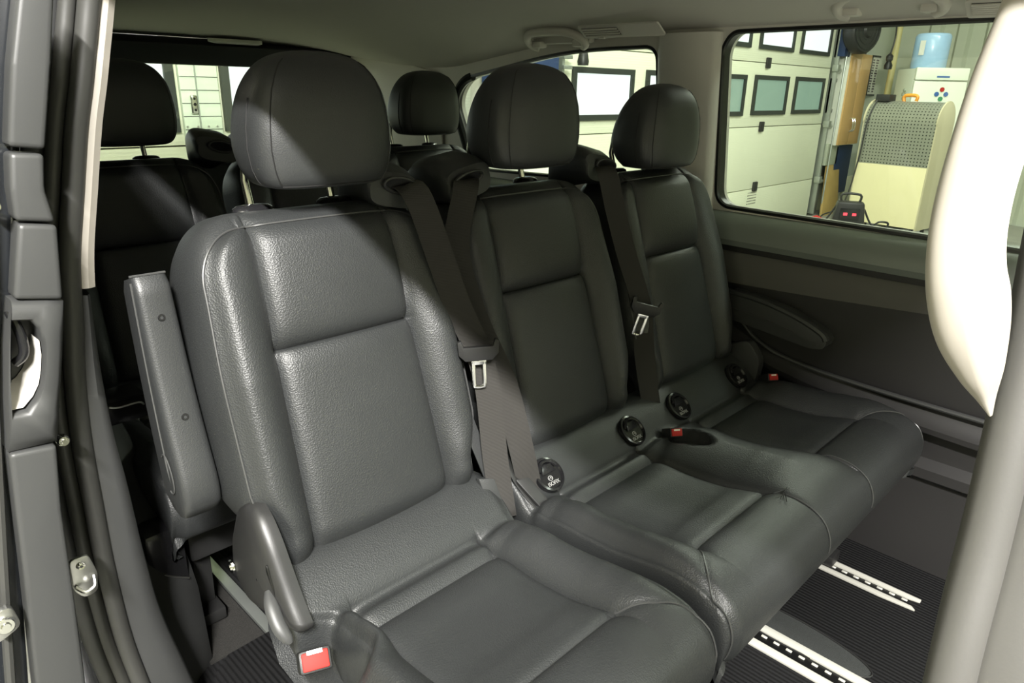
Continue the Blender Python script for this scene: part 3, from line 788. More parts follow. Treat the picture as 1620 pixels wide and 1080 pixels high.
# curved-top perforated display counter
bd = V((-.10, -.995, 0)); bn = V((.995, -.10, 0)); BL = V((7.73, 1.94, 0)); BW = .722
def BP(a, b, z): return BL+bd*a+bn*b+V((0, 0, z))
ct = thing('display_counter', (BL+bd*.34+bn*.2+V((0, 0, GZ)))[:], 'curved-top counter with perforated steel over a pale wood front', 'counter')
ob('front_board', G().prism([BP(0, 0, .24), BP(BW, 0, .24), BP(BW, 0, .868), BP(0, 0, .868)], bn*.02, .002), 'pale_wood', ct)
g = G(); rows = []; prof = [(0, .868), (0, 1.28)]
for k in range(1, 15): 
    q = math.pi*k/14; prof.append((.20-.20*math.cos(q), 1.30+.205*math.sin(q)))
prof.append((.40, 1.0))
us = [0]
for (a, z), (b, z2) in zip(prof, prof[1:]): us.append(us[-1]+math.hypot(b-a, z2-z))
rows = [[BP(BW*i/4, a, z) for i in range(5)] for a, z in prof]
g.grid(rows); pe = ob('perforated_sheet', g, 'peg', ct, smooth=60)
uvl = pe.data.uv_layers.new(name='UVMap')
for li, lp in enumerate(pe.data.loops):
    co = V(pe.data.vertices[lp.vertex_index].co)+ORG[pe.name]
    a = (co-BL).dot(bd); b = (co-BL).dot(bn)
    best = min(range(len(prof)), key=lambda k: abs(prof[k][0]-b)+abs(prof[k][1]-co.z))
    uvl.data[li].uv = (a, us[best])
for a0 in (-.012, BW):
    side = [BP(a0, 0, .22), BP(a0, 0, 1.28)]+[BP(a0, .20-.215*math.cos(math.pi*k/14), 1.30+.22*math.sin(math.pi*k/14)) for k in range(0, 15)]+[BP(a0, .42, .22)]
    ob('end_panel', G().prism(side, bd*.014, .002), 'beige_metal', ct)
for a0 in (.05, BW-.05):
    for b0 in (.06, .36): 
        p = BP(a0, b0, GZ); ob('foot', G().cyl(p, p+V((0, 0, .36)), .02, 10), 'plastic', ct)
bx = thing('power_adapter', (BP(.12, .2, 1.505))[:], 'small black box lying on the curved counter top with a cable', 'adapter')
ob('adapter_body', G().box(BP(.10, .18, 1.535), (.13, .15, .07), rz=-.2, bev=.008), 'plastic', bx)
ob('cable', G().tube(smooth_path([BP(.06, .08, 1.51), BP(.04, -.015, 1.30), BP(.02, -.02, .9), BP(-.05, -.05, .4), BP(-.25, -.1, .25), BP(-.33, -.2, .0)], 8), .008, 6), 'plastic', bx)
simple('orange_scraper', G().tube(smooth_path([BP(.26, .26, 1.50), BP(.26, .26, 1.56), BP(.38, .26, 1.56), BP(.38, .26, 1.51)], 4), .018, 8), 'orange', 'orange plastic handle standing on the counter beside the freezer', 'tool')

# freezer with magnets, water drum on top
K = V((9.71, 2.12, 0)); fd_ = V((.6, -.8, 0)); fn_ = V((.8, .6, 0))
fg = thing('freezer', (K+fd_*.3+fn_*.3+V((0, 0, GZ)))[:], 'tall white freezer with flower magnets behind the counter', 'freezer')
def FP(a, b, z): return K+fd_*a+fn_*b+V((0, 0, z))
def fbox(a0, a1, b0, b1, z0, z1, bev=.01):
    return G().prism([FP(a0, b0, z0), FP(a1, b0, z0), FP(a1, b1, z0), FP(a0, b1, z0)], (0, 0, z1-z0), bev)
ob('freezer_body', fbox(0, .62, .04, .62, GZ+.04, 1.89), 'fridge', fg)
d1 = ob('freezer_door', fbox(0, .62, -.02, .035, .82, 1.74), 'fridge', fg)
d2 = ob('freezer_door', fbox(0, .62, -.02, .035, GZ+.06, .80), 'fridge', fg)
ob('top_fascia', fbox(0, .62, -.02, .035, 1.755, 1.90), 'fridge', fg)
ob('handle', fbox(.57, .60, -.055, -.02, .86, 1.15), 'fridge', d1); ob('handle', fbox(.57, .60, -.055, -.02, .45, .76), 'fridge', d2)
ob('badge', fbox(.25, .40, -.024, -.018, 1.785, 1.805, 0), 'magnet', fg)
for q in range(4):
    a = .34+.055*math.cos(q*math.pi/2); z = 1.44+.055*math.sin(q*math.pi/2)
    z += .15; p = FP(a, -.02, z); ob('magnet', G().cyl(p, p-fn_*.012, .028, 8), ['magnet', 'red', 'magnet', 'magnet_g'][q], d1)
for q in range(5):
    a = .24+.05*math.cos(q*1.257); z = 1.58-.03+.05*math.sin(q*1.257)
    p = FP(0, a, z+.03); ob('magnet', G().cyl(p, p-fd_*.012, .022, 8), 'wall_grey', fg)
dr = thing('water_jug', (FP(.24, .30, 1.90))[:], 'light blue wrapped drum standing on the freezer', 'drum')
ob('jug_shell', G().lathe(FP(.24, .30, 1.89), (0, 0, 1), [(0, 0), (.19, 0), (.205, .02), (.205, .38), (.19, .41), (.17, .42), (0, .42)], 32), 'lightblue', dr)
ob('paper_label', G().prism([FP(.055, .19, 2.05), FP(.095, .13, 2.05), FP(.095, .13, 2.22), FP(.055, .19, 2.22)], (-.008, -.002, 0)), 'paper', dr)
ob('tape', G().box(FP(.30, .22, 2.31), (.05, .05, .01), bev=.002), 'ink', dr)

# battery charger on a low trolley
tl = thing('tool_trolley', (6.80, 1.60, GZ), 'low dark trolley under the battery charger, mostly hidden by the van window sill', 'trolley')
ob('shelf', G().box((6.80, 1.60, .28), (.36, .50, .03), rz=.43, bev=.004), 'gframe', tl)
for a, b in ((-.14, -.2), (.14, -.2), (-.14, .2), (.14, .2)): ob('leg', G().box((6.80+a, 1.60+b, .07), (.03, .03, .40), bev=.003), 'gframe', tl)
jp = thing('battery_charger', (6.78, 1.60, .27), 'black portable battery charger with glowing red digits', 'charger')
jo = V((6.78, 1.60, .30)); jr = V((.42, -.90, 0)).normalized(); jn = V((-.90, -.42, 0)).normalized()
def JP(a, b, z): return jo+(jr*a+jn*b+V((0, 0, z)))*.80
ob('charger_case', G().prism([JP(-.20, -.10, 0), JP(.20, -.10, 0), JP(.15, -.06, .34), JP(-.15, -.06, .34)], jn*.16, .02), 'plastic', jp)
ob('handle', G().tube(smooth_path([JP(-.10, 0, .32), JP(-.10, 0, .42), JP(.10, 0, .42), JP(.10, 0, .32)], 4), .012, 8), 'plastic', jp)
ob('control_panel', G().prism([JP(-.11, .12, .13), JP(.11, .12, .13), JP(.11, .135, .27), JP(-.11, .135, .27)], jn*.016, .004), 'plastic_gloss', jp)
for a in (-.05, .05):
    ob('red_digits', G().box(JP(a, .162, .20), (.008, .035, .024), rz=math.atan2(jn.y, jn.x)), 'redled', jp)
ob('lead', G().tube(smooth_path([JP(.17, 0, .25), JP(.27, .05, .08), JP(.36, .05, .12), JP(.46, 0, .10), JP(.42, 0, .02), JP(.3, .05, .03)], 6), .010, 6), 'plastic', jp)
ob('lead', G().tube(smooth_path([JP(-.14, 0, .30), JP(-.24, .05, .12), JP(-.30, .05, .04)], 6), .010, 6), 'plastic', jp)
simple('jumper_clamp', G().prism([JP(-.42, .05, .04), JP(-.24, .05, .0), JP(-.20, .05, .08), JP(-.36, .05, .15), JP(-.44, .05, .12)], jn*.05, .01), 'red', 'red jumper clamp hanging beside the battery charger', 'clamp')

# ================================================================== SEATS
# --- near single seat
S1 = thing('passenger_seat', (CA, -.25, .42), 'nearest black leather single seat with upright folded armrest on its left', 'seat', 'second-row seats')
br = seat_parts(CA, S1)
g, rows, xs = cushion(CA, 0, [(-.128, .128)], -.205, .215, notches=((-.128, -1, .60),))
cu = ob('seat_cushion', g, 'leather', S1, smooth=60)
for pp in g.pips: ob('piping', G().tube(pp, .0015, 6), 'piping', cu)
base_frame(S1, CA-.20, CA+.21)
pod(.170, .085, 1.385, S1, 0, 1)
# armrest, folded up
arm = []
AO = V((-.232, .055, 1.30))
def armp(t, a, d): 
    """t 0 top .. 1 bottom; a across, d depth"""
    c = V((-.232, .052, 1.300)).lerp(V((-.232, -.038, .962)), t)
    wv = lerp(.025, .031, t); dd = lerp(.030, .046, t)
    bow = -.008*math.sin(math.pi*t)
    return c+V((a*wv, 0, 0))+EN*(d*dd+bow)-EN*lerp(.030, .046, t)
g = G(); rows = []
for k in range(26):
    t = k/25
    end = 1
    if t < .06: end = .72+.28*math.sqrt(1-(1-t/.06)**2)
    if t > .82: end = .04+.96*math.sqrt(max(0, 1-((t-.82)/.18)**2))
    ring = []
    for q in [2*math.pi*i/28 for i in range(28)]:
        dd_ = sgp(math.sin(q), .42)
        ring.append(armp(t, sgp(math.cos(q), .42)*(.80+.20*end), dd_ if end > .999 else (dd_*end if t < .5 else (1-.55*(1-end) if dd_ > 0 else -1+1.35*(1-end))*abs(dd_))))
    rows.append(ring)
g.grid(rows, True); g.f.append(tuple(range(28))); g.f.append(tuple(25*28+i for i in range(28)))
ar = ob('armrest', g, 'leather_smooth', S1, smooth=60)
ob('piping', G().tube([armp(.02+k*.036, -.99+.10*max(0, (k-21)/4), lerp(.66, .15, k/25)) for k in range(26)], .0017, 6), 'piping', ar)
ob('piping', G().tube([armp(.0, -.95+1.9*i/8, .60) + V((0, .004, .001)) for i in range(9)], .0017, 6), 'piping', ar)
g = G(); cc = armp(.80, -1.0, .30); g.tube([cc+V((-.0015, 0, 0))+EN*(.016*math.cos(q))+EH*(.030*math.sin(q)) for q in [R(-120+i*15) for i in range(17)]], .0011, 5); ob('stitched_loop', g, 'piping', ar)
for t in (.17, .58):
    p = armp(t, .05, 1.0); g = G(); g.lathe(p-EN*.001, EN, [(0, .0002), (.0022, .0004), (.0026, .0022), (.0046, .0022), (.0055, .0005), (.0056, -.002)], 18); ob('screw', g, 'plastic_gloss', ar)
# recliner cover and lever
rc = [(-.050, .970), (-.085, .990), (-.115, .980), (-.142, .950), (-.163, .915), (-.185, .880), (-.212, .845), (-.208, .834), (-.180, .836), (-.145, .826), (-.105, .808), (-.045, .800), (-.005, .835), (-.01, .89)]
rcp = rounded([(y, z) for y, z in [(a, b) for a, b in rc]], .02, 4)
rcy, rcz = sum(p[0] for p in rcp)/len(rcp), sum(p[1] for p in rcp)/len(rcp)
g = G(); rows = []
for sc_, x in ((1, -.176), (1, -.186), (.985, -.192), (.94, -.198), (.84, -.203), (.6, -.207), (.3, -.209), (.02, -.2095)):
    rows.append([V((x, rcy+(p[0]-rcy)*sc_, rcz+(p[1]-rcz)*sc_)) for p in rcp])
g.grid(rows, True)
rcv = ob('recliner_cover', g, 'plastic', S1, smooth=70)
g = G(); g.prism(rounded([(-.2060, y, z) for y, z in ((-.146, .925), (-.163, .888), (-.170, .858), (-.152, .858), (-.140, .89))], .008, 3), (.004, 0, 0), .0008); ob('slot', g, 'black', rcv)
g = G(); g.tube(smooth_path([(-.208, -.150, .882), (-.214, -.168, .870), (-.216, -.190, .850), (-.210, -.208, .830)], 5), [.005, .006, .007, .008, .009, .0095, .010, .010, .010, .010, .010, .010, .009, .008, .006, .003], 12, flat=.6); ob('release_lever', g, 'trim_grey', rcv)
ob('bolt', G().lathe((-.206, -.022, .850), (-1, 0, 0), [(0, .004), (.005, .004), (.006, .002), (.010, .002), (.011, -.001)], 18), 'chrome', rcv)
buckle((-.188, -.225, .798), S1, R(-22), tiltx=R(-42), sc=1.25)
# small leather pull strap on the inner side
g = G(); pth = smooth_path([(.215, -.075, 1.01), (.222, -.095, .96), (.228, -.12, .91), (.235, -.14, .865)], 5)
g.grid([[p+V((-.012, 0, 0)), p+V((.012, -.006, 0)), p+V((.012, -.003, .001)), p+V((-.012, .003, .001))] for p in pth], True); ob('pull_strap', g, 'leather_smooth', S1)
g = G(); g.prism(rounded([(.205, -.135, .885), (.232, -.147, .880), (.242, -.182, .800), (.214, -.172, .802)], .004, 3), (0, .010, 0), .002); ob('strap_loop', g, 'leather_smooth', S1)

# --- far double seat
S2 = thing('double_seat', ((CB+CC)/2, -.25, .42), 'black leather double seat filling the middle and far places', 'seat', 'second-row seats')
seat_parts(CB, S2); seat_parts(CC, S2, dz=-.028)
g, rows, xs = cushion(CB, 0, [(-.128, .128), (.341, .597)], -.213, .690, pockets=((.218, -.255, .030, .060, .030),))
cu = ob('seat_cushion', g, 'leather', S2, smooth=60)
for pp in g.pips: ob('piping', G().tube(pp, .0015, 6), 'piping', cu)
n0 = [i for i, x in enumerate(xs) if abs(x-.341) < 1e-6][0]; n1 = [i for i, x in enumerate(xs) if abs(x-.128) < 1e-6][0]
for nn in (n0, n1):
    ob('piping', G().tube([rows[i][nn]+V((0, -.0012, .0012)) for i in range(80, 118)], .0014, 6), 'piping', cu)
base_frame(S2, CB-.20, CC+.21)
pod(.335, .09, 1.385, S2, 0, -1)
pod(.745, .095, 1.385, S2, 0, 1)
for cx in (.352, .625, .812, 1.09): isofix(cx, -.168, .846, S2)
# pocket with buckle in the centre hump and one at the far side
buckle((.705, -.225, .838), S2, R(-35), tiltx=R(-28), sc=.85)
buckle((1.145, -.235, .848), S2, R(-35), tiltx=R(-28), sc=.85)
g = G(); g.prism(rounded([(1.16, -.06, .88), (1.16, -.16, .93), (1.16, -.20, .88), (1.16, -.19, .78), (1.16, -.06, .74)], .02, 3), (.03, 0, 0), .006); ob('recliner_cover', g, 'trim_grey', S2)
# crease marks on the front of the middle place
g = G()
for dx, dyy, L, a in ((0, 0, .05, .2), (.004, .006, .04, -.35), (-.004, -.005, .045, .55)):
    c = V((.612+dx, -.522+dyy, .8595)); g.tube([c+V((math.cos(a)*L*(k/6-.5), math.sin(a)*L*(k/6-.5), -.0004*abs(k-3))) for k in range(7)], .0009, 4)
ob('crease', g, 'thread', cu)

# --- belts
WV = (.86, -.48, .05)
B1 = thing('seat_belt', (.25, -.168, .80), 'dark belt of the nearest seat with chrome tongue, between first and middle backrests', 'seat belt', 'second-row belts')
belt('webbing', [(.176, .045, 1.392, *WV), (.190, .008, 1.378, *WV), (.202, -.035, 1.282, *WV), (.220, -.060, 1.194, *WV), (.244, -.082, 1.118, *WV), (.253, -.104, 1.044, *WV), (.241, -.139, .92, *WV), (.238, -.163, .83, *WV), (.242, -.165, .80, *WV)], B1)
tongue(B1, (.238, -.094, 1.118), (.80, -.55, .04), (.02, -.02, -1))
B2 = thing('seat_belt', (.31, -.16, .80), 'dark twisted belt of the middle seat running down behind the nearer belt', 'seat belt', 'second-row belts')
belt('webbing', [(.335, .045, 1.392, .95, -.2, 0), (.300, .008, 1.375, .95, -.25, 0), (.262, -.012, 1.275, .9, -.4, 0), (.266, -.056, 1.16, *WV), (.292, -.108, 1.04, *WV), (.298, -.146, .930, *WV), (.304, -.166, .85, *WV), (.304, -.172, .80, .6, -.75, .1)], B2)
B3 = thing('seat_belt', (.757, -.15, .80), 'dark belt of the far seat running down beside the rear headrest post', 'seat belt', 'second-row belts')
belt('webbing', [(.745, .05, 1.392, .95, -.2, 0), (.722, .012, 1.375, *WV), (.722, -.014, 1.303, *WV), (.738, -.042, 1.205, *WV), (.758, -.068, 1.118, *WV), (.766, -.080, 1.06, .6, -.75, 0), (.752, -.105, .975, .7, -.7, 0), (.748, -.130, .889, *WV), (.752, -.15, .81, *WV)], B3)
tongue(B3, (.768, -.085, 1.088), (.72, -.65, -.25), (.05, -.02, -1))
# lap parts
B4 = thing('belt_anchor', (.30, -.11, .79), 'black belt anchor stalk in the gap between the near seat and the double seat', 'belt anchor')
ob('stalk', G().tube(smooth_path([(.262, -.085, .99), (.275, -.11, .93), (.285, -.15, .86), (.30, -.20, .81)], 5), .013, 8, flat=.4), 'plastic', B4)
ob('anchor_plate', G().prism(rounded([(.275, -.16, .86), (.30, -.17, .86), (.325, -.225, .80), (.30, -.225, .80)], .004, 2), (0, 0, .006), .001), 'plastic', B4)

# --- third row
DY = .870
def third(cx, hr, lab, armr=False):
    t = thing('passenger_seat', (cx, -.25+DY, .42), lab, 'seat', 'third-row seats')
    seat_parts(cx, t, DY, hr)
    g, rows, xs = cushion(cx, DY, [(-.128, .128)], -.213, .213)
    ob('seat_cushion', g, 'leather', t, smooth=60); base_frame(t, cx-.20, cx+.20, DY); return t
T1 = third(CA, True, 'black leather third-row seat at the near side behind the first seat')
pod(.25, .085+DY, 1.385, T1, 0, 1)
T2 = third(CB, False, 'third-row middle seat without headrest, mostly hidden behind the near headrest')
pod(.375, .10+DY, 1.385, T2, 0, -1)
T3 = third(CC-.03, True, 'black leather third-row seat at the far side behind the middle seat')
pod(.70, .10+DY, 1.385, T3, 0, 1)

# ================================================================== floor rails and mats
def rail(name, x, wd, y0, y1, lab):
    t = thing(name, (x, (y0+y1)/2, .42), lab, 'floor rail', 'seat rails')
    for sg in (-1, 1):
        xx = x+sg*wd*.36; h = wd*.14
        ta = .05 if sg < 0 else .0
        ob('side_strip', G().prism([(xx-h, y1, .421), (xx+h, y1, .421), (xx+h, y0+ta*.2, .421), (xx-h*.2, y0, .421), (xx-h, y0+.03+ta, .421)], (0, 0, .006), .0015), 'alu', t)
    ob('channel', G().box((x, (y0+y1)/2+.015, .4205), (wd*.44, y1-y0-.03, .003)), 'black', t)
    g = G(); n = int((y1-y0-.05)/.028)
    for k in range(n): g.box((x+wd*.07, y0+.03+.028*k, .4235), (.006, .013, .003), bev=.0008, seg=1)
    ob('slot_tooth', g, 'alu', t)['kind'] = 'stuff'
    return t
rail('floor_rail', .733, .078, -1.05, .35, 'bright aluminium seat rail in the floor nearest the front of the middle place')
rail('floor_rail', 1.094, .056, -.695, .35, 'short aluminium seat rail in the floor under the far place')
rail('floor_rail', .30, .078, -.50, .35, 'seat rail in the floor under the gap between seats')
g = G(); g.box((-.030, .40, .4235), (.024, .95, .010), bev=.002); t = ob('sill_rail', g, 'galv', label='long pale aluminium strip along the floor edge by the near seat', cat='floor rail')
# felt oval round the rail end
g = G(); pts = [(.797+.050*math.cos(q), -.50+.195*math.sin(q)) for q in [2*math.pi*k/40 for k in range(40)]]
g.prism([(x, y, .4202) for x, y in pts], (0, 0, .0016)); ob('felt_patch', g, 'felt', label='grey felt oval beside the bright floor rail', cat='floor mat')
g = G(); g.tube([(x, y, .4225) for x, y in pts], .0022, 6, cyc=True); 
ob('felt_edging', g, 'plastic', bpy.data.objects['felt_patch'])
# entry mat and textured side carpet
g = G(); g.box((-.20, .0, .4225), (.30, .50, .006), bev=.002); 
ob('entry_mat', G().prism([(-.34, -.6, .423), (.0, -.6, .423), (.0, .262, .423), (-.03, .272, .423), (-.13, .268, .423), (-.165, .24, .423), (-.34, .05, .423)], (0, 0, .006), .002), 'mat_rib', label='black ribbed mat on the floor below the nearest seat', cat='floor mat')
g = G(); g.prism([(-.165, .272, .4205), (-.046, .275, .4205), (-.046, .85, .4205), (-.165, .85, .4205)], (0, 0, .004)); ob('side_carpet', g, 'carpet', label='textured black carpet between the sill strip and the pillar trim', cat='carpet')
# bin / bottle recess behind the pillar trim
bn_ = thing('storage_bin', (-.205, .31, .60), 'dark recessed storage bin with a thin silver bar behind the door seal', 'storage bin')
ob('bin_shell', G().box((-.205, .325, .68), (.075, .07, .15), bev=.02), 'plastic_gloss', bn_)
ob('bar', G().cyl((-.238, .288, .676), (-.174, .288, .634), .0022, 8), 'steel', bn_)
sb = thing('side_bracket', (-.19, .43, .97), 'small black side bracket with shiny edges between seal and armrest', 'bracket')
ob('bracket_shell', G().box((-.20, .46, .955), (.09, .08, .05), bev=.01), 'plastic_gloss', sb)
ob('bracket_edge', G().tube(smooth_path([(-.225, .417, .972), (-.21, .415, .968), (-.175, .415, .968), (-.165, .418, .960)], 4), .0018, 6), 'steel', sb)

# ================================================================== far wall armrest and ceiling fittings
fa = thing('wedge_elbow_rest', (1.20, -.20, .93), 'dark wedge-shaped armrest on the far door card beside the far seat', 'armrest')
top_e = [(-.06, 1.040), (-.15, 1.035), (-.25, 1.015), (-.33, .985), (-.348, .965), (-.342, .945), (-.31, .938)]
bot_e = [(-.20, .950), (-.06, .965)]
g = G(); g.prism(rounded([(1.195, y, z) for y, z in top_e+bot_e], .012, 3), (.055, 0, 0), .012, 3); ob('armrest_body', g, 'trim_grey', fa)
ob('top_pad', G().tube(smooth_path([(1.203, -.06, 1.036), (1.203, -.15, 1.031), (1.203, -.25, 1.011), (1.203, -.325, .983), (1.203, -.342, .965)], 5), .010, 8), 'leather_smooth', fa)
ob('seam', G().tube([(1.194, -.06, .998), (1.194, -.15, .990), (1.194, -.25, .972), (1.194, -.325, .953)], .0012, 5), 'piping', fa)

def grab_handle(y0, y1, zz, lab):
    t = thing('grab_handle', (1.20, (y0+y1)/2, zz), lab, 'grab handle', 'ceiling grab handles')
    L = y1-y0
    pth = smooth_path([(1.226, y1-.022, zz-.018), (1.212, y1-.004, zz-.012), (1.188, y1-.006, zz+.004), (1.165, y1-.04, zz+.018), (1.156, (y0+y1)/2, zz+.022), (1.165, y0+.04, zz+.018), (1.188, y0+.006, zz+.004), (1.212, y0+.004, zz-.012), (1.226, y0+.022, zz-.018)], 6)
    ob('grip', G().tube(pth, .0125, 12), 'beige_trim', t)
    for y in (y0+.03, y1-.03): ob('mount_cap', G().box((1.218, y, zz-.010), (.035, .035, .02), bev=.006), 'beige_trim', t)
    ob('recess', G().box((1.235, (y0+y1)/2, zz+.008), (.03, L*1.05, .035), bev=.012), 'headliner', t)
    return t
grab_handle(.495, .72, 1.690, 'beige ceiling grab handle above the rear quarter window, beside the air vent')
grab_handle(-.455, -.235, 1.737, 'beige ceiling grab handle above the large far window')
def vent(y0, y1, za, zb, lab, slats, full):
    t = thing('ceiling_vent', (1.18, (y0+y1)/2, za), lab, 'air vent', 'ceiling air vents')
    # plane leaning between wall and roof
    n = V((-.55, 0, -.83)).normalized(); up = V((-.83, 0, .55)); ay = V((0, 1, 0))
    c = V((1.165, (y0+y1)/2, (za+zb)/2+.006)); hw = (y1-y0)/2; hh = .026
    def P(a, b, d=0): return c+ay*a+up*b+n*d
    ob('bezel', G().prism(rounded([P(-hw, -hh), P(hw, -hh), P(hw, hh), P(-hw, hh)], .008, 3), n*.006, .002), 'beige_trim', t)
    s0 = hw-.012; s1 = 0 if not full else -hw+.02
    ob('vent_opening', G().prism([P(s1, -hh+.010, .0062), P(s0, -hh+.010, .0062), P(s0, hh-.008, .0062), P(s1, hh-.008, .0062)], n*.0012), 'gframe', t)
    for k in range(slats):
        b = -hh+.013+k*(2*hh-.024)/(slats-1)
        ob('slat', G().prism([P(s1, b-.0022, .0074), P(s0, b-.0022, .0074), P(s0, b+.0022, .0074), P(s1, b+.0022, .0074)], n*.003), 'beige_trim', t)
    ob('thumb_wheel', G().box(P((s0+s1)/2+.01, -hh+.004, .008), (.012, .022, .006), bev=.002), 'beige_trim', t)
    return t
vent(.20, .475, 1.680, 1.725, 'beige ceiling air vent with slats beside the rear grab handle', 4, False)
vent(-.76, -.505, 1.69, 1.735, 'beige ceiling air vent at the top right, beside the front grab handle', 6, True)
dl = thing('rear_dome_light', (.72, 1.77, 1.68), 'slim pale dome light lens on the headliner above the tailgate', 'lamp')
ob('lens', G().prism(rounded([(.62, 1.765, 1.684), (.70, 1.755, 1.684), (.83, 1.755, 1.684), (.83, 1.80, 1.680), (.66, 1.80, 1.680)], .01, 3), (0, 0, .012), .003), 'white', dl)
bc = ob('belt_cover', G().prism(rounded([(1.244, 1.40, 1.50), (1.244, 1.50, 1.50), (1.244, 1.50, 1.56), (1.244, 1.41, 1.565)], .015, 3), (.01, 0, 0), .003), 'beige_trim', label='small rounded trim cover on the rear side wall behind the far rear headrest', cat='trim cover')

# ================================================================== open sliding door edge (left of picture)
SD = thing('sliding_door', (-.47, .02, .45), 'edge of the open sliding door with dark trim pieces and a handle recess', 'door')

def slab(name, pts, m, depth=.035, bev=.006, parent=SD):
    return ob(name, G().prism([V(p) for p in pts], (0, depth, 0), bev, 3), m, parent)
slab('upper_trim', [(-.338, -.03, 1.647), (-.305, -.03, 1.651), (-.324, -.03, 1.564), (-.345, -.03, 1.4755), (-.379, -.03, 1.480), (-.361, -.03, 1.563)], 'trim_grey')
slab('middle_trim', [(-.379, -.03, 1.474), (-.347, -.03, 1.471), (-.353, -.03, 1.433), (-.349, -.03, 1.396), (-.387, -.03, 1.402), (-.385, -.03, 1.436)], 'trim_grey')
slab('lower_middle_trim', [(-.385, -.03, 1.399), (-.348, -.03, 1.393), (-.357, -.03, 1.307), (-.404, -.03, 1.316)], 'trim_grey')
# handle housing: frame with a real opening
hole = [(-.412, 1.292), (-.393, 1.289), (-.387, 1.278), (-.3855, 1.262), (-.387, 1.247), (-.391, 1.228), (-.396, 1.210), (-.404, 1.195), (-.415, 1.182), (-.430, 1.183), (-.425, 1.22), (-.418, 1.26)]
outer = [(-.406, 1.314), (-.372, 1.309), (-.356, 1.305), (-.362, 1.272), (-.368, 1.242), (-.375, 1.21), (-.380, 1.19), (-.386, 1.16), (-.392, 1.134), (-.442, 1.137), (-.432, 1.20), (-.420, 1.26)]
A = [V((x, -.024, z)) for x, z in outer]; B = [V((x*.7+hx*.3, -.032, z*.7+hz*.3)) for (x, z), (hx, hz) in zip(outer, hole)]
C_ = [V((x*.12+hx*.88, -.032, z*.12+hz*.88)) for (x, z), (hx, hz) in zip(outer, hole)]
Dd = [V((x, -.026, z)) for x, z in hole]; Ee = [V((x, .01, z)) for x, z in hole]; Ff = [V((x, .01, z)) for x, z in outer]
hs_ = ob('handle_housing', G().grid([A, B, C_, Dd, Ee, Ff, A], True), 'trim_grey', SD, smooth=60)
ob('handle_cup', G().prism([(-.445, .012, 1.16), (-.375, .012, 1.16), (-.375, .012, 1.31), (-.425, .012, 1.31)], (0, .004, 0)), 'black', hs_)
g = G(); g.grid([[V((-.3875, -.022, 1.262)), V((-.3885, -.022, 1.245)), V((-.3925, -.022, 1.226)), V((-.3975, -.022, 1.210)), V((-.4055, -.022, 1.197)), V((-.417, -.022, 1.186)), V((-.43, -.022, 1.186))],
                 [V((-.3885, .010, 1.262)), V((-.3925, .010, 1.248)), V((-.398, .010, 1.234)), V((-.405, .010, 1.222)), V((-.413, .010, 1.213)), V((-.422, .010, 1.208)), V((-.43, .010, 1.208))]])
ob('cup_liner', g, 'beige_trim', hs_)
ob('pull_handle', G().tube(smooth_path([(-.408, -.012, 1.30), (-.403, -.016, 1.27), (-.404, -.016, 1.248), (-.414, -.012, 1.238)], 5), .0055, 10), 'plastic_gloss', hs_)
slab('lower_trim', [(-.442, -.03, 1.136), (-.394, -.03, 1.131), (-.403, -.03, 1.05), (-.412, -.03, .901), (-.423, -.03, .736), (-.477, -.03, .777), (-.456, -.03, .984)], 'trim_grey')
slab('door_skin', [(-.375, .006, 1.656), (-.330, .006, 1.66), (-.368, .006, 1.479), (-.431, .006, 1.136), (-.481, .006, .756), (-.60, .006, .70), (-.60, .006, 1.3), (-.50, .006, 1.66)], 'body', .9)
ob('door_edge_bead', G().tube(smooth_path([(-.386, -.012, 1.60), (-.398, -.012, 1.50), (-.412, -.012, 1.40), (-.452, -.012, 1.13), (-.485, -.012, .90), (-.505, -.012, .75)], 5), .006, 8), 'rubber', SD)
for p, rr in (((-.383, -.010, 1.125), .007), ((-.488, -.05, .930), .011), ((-.402, -.03, 1.419), .006)):
    ob('bolt', G().lathe(p, (0, -1, .15), [(0, .006), (rr*.4, .006), (rr*.5, .003), (rr*.8, .003), (rr, 0), (rr, -.01)], 20), 'chrome', SD)
ob('roller_arm', G().prism(rounded([(-.505, -.045, .945), (-.478, -.045, .950), (-.472, -.045, .918), (-.50, -.045, .905)], .008, 3), (0, .012, 0), .002), 'steel', SD)
# door jamb behind the seal, with lock striker
g = G(); g.prism([(-.253, .16, 1.70), (-.24, .16, 1.69), (-.30, .16, 1.40), (-.32, .16, 1.25), (-.335, .16, .98), (-.34, .16, .50), (-.46, .16, .50), (-.40, .16, 1.06), (-.345, .16, 1.41), (-.30, .16, 1.66)], (0, .05, 0), .004)
struct('trim_11', g, 'body')
lk = thing('lock_striker', (-.388, .03, .905), 'shiny steel lock striker plate on the dark door jamb', 'lock')
ob('striker_plate', G().prism(rounded([(-.401, .02, .938), (-.378, .02, .938), (-.371, .02, .905), (-.375, .02, .876), (-.392, .02, .873), (-.403, .02, .89)], .007, 3), (0, .006, 0), .0015), 'steel', lk)
ob('striker_bolt', G().lathe((-.389, .019, .926), (0, -1, 0), [(0, .003), (.002, .003), (.0025, .001), (.005, .002), (.006, -.001)], 16), 'chrome', lk)
ob('striker_hook', G().tube(smooth_path([(-.400, .018, .896), (-.392, .008, .890), (-.380, .010, .893), (-.377, .018, .905)], 4), .0028, 8), 'steel', lk)

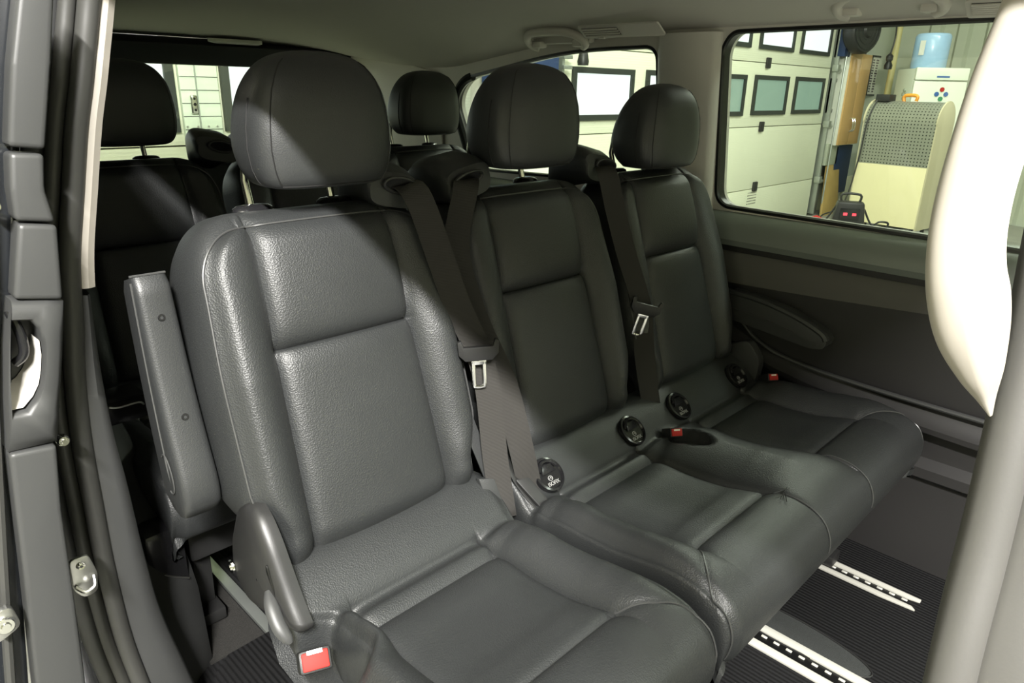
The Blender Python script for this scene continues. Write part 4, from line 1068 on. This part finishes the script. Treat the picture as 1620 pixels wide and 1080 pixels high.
# ================================================================== B-pillar and grab handle at the right, close to the camera
PL = [(-.128, -.885, 1.56), (-.139, -.889, 1.51), (-.149, -.892, 1.482), (-.158, -.896, 1.444), (-.167, -.899, 1.407), (-.185, -.904, 1.344), (-.211, -.909, 1.276), (-.243, -.920, 1.16), (-.26, -.935, 1.0), (-.28, -.94, .7)]
RV = V((.705, -.709, .0)).normalized(); FV = V((.705, .709, 0)).normalized()
cs = [(.004, .05), (.0, .012), (.0025, .003), (.008, .0), (.0145, .001), (.0165, .0035), (.019, .001), (.034, 0), (.037, .006), (.041, .004), (.075, .004), (.085, .03)]
g = G(); rows = []
RV2 = V((.28, -.96, 0)); FV2 = V((.96, .28, 0))
for p in smooth_path(PL, 5): rows.append([p+RV2*a*1.25+FV2*d for a, d in cs])
g.grid(rows); struct('trim_12', g, 'greige', smooth=50)
gh = thing('pillar_grab_handle', (-.17, -.90, 1.408), 'large cream grab handle on the grey pillar, close at the right edge', 'grab handle')
hp = [(-.066, -.866, 1.671, .0202), (-.093, -.867, 1.629, .0199), (-.116, -.869, 1.594, .019), (-.142, -.869, 1.557, .0187), (-.164, -.871, 1.525, .0181), (-.174, -.873, 1.5, .0184), (-.181, -.877, 1.481, .019), (-.184, -.882, 1.465, .0196), (-.184, -.887, 1.448, .0174), (-.180, -.893, 1.430, .0112), (-.175, -.897, 1.417, .0048), (-.172, -.90, 1.408, .0009)]
P3 = smooth_path([q[:3] for q in hp], 6); rd = [max(.0006, v[0]) for v in smooth_path([(q[3], 0, 0) for q in hp], 6)]
g = G(); rows = []
for i, p in enumerate(P3):
    t = (P3[min(i+1, len(P3)-1)]-P3[max(i-1, 0)]).normalized()
    a = (RV2-t*RV2.dot(t)).normalized(); b = a.cross(t).normalized()
    if b.dot(FV2) < 0: b = -b
    rr = rd[i]*.87; row = []
    for k in range(36):
        q = 2*math.pi*k/36; ca, sa = math.cos(q), math.sin(q)
        # rounded grip, right flank bevelled away from the key lamp to shape in shade
        x = sgp(ca, .8); y = sgp(sa, .8)*.72
        if sa < 0:
            if x > 0: y = max(y, -.72+1.5*x)
        elif x > 0: y = max(y, min(.74, -.70+1.5*x))
        row.append(p+a*x*rr+b*y*rr)
    rows.append(row)
g.grid(rows, True); g.f.append(tuple(range(36))); g.f.append(tuple(len(g.v)-36+k for k in range(36)))
ob('grip', g, 'cream', gh, smooth=60)
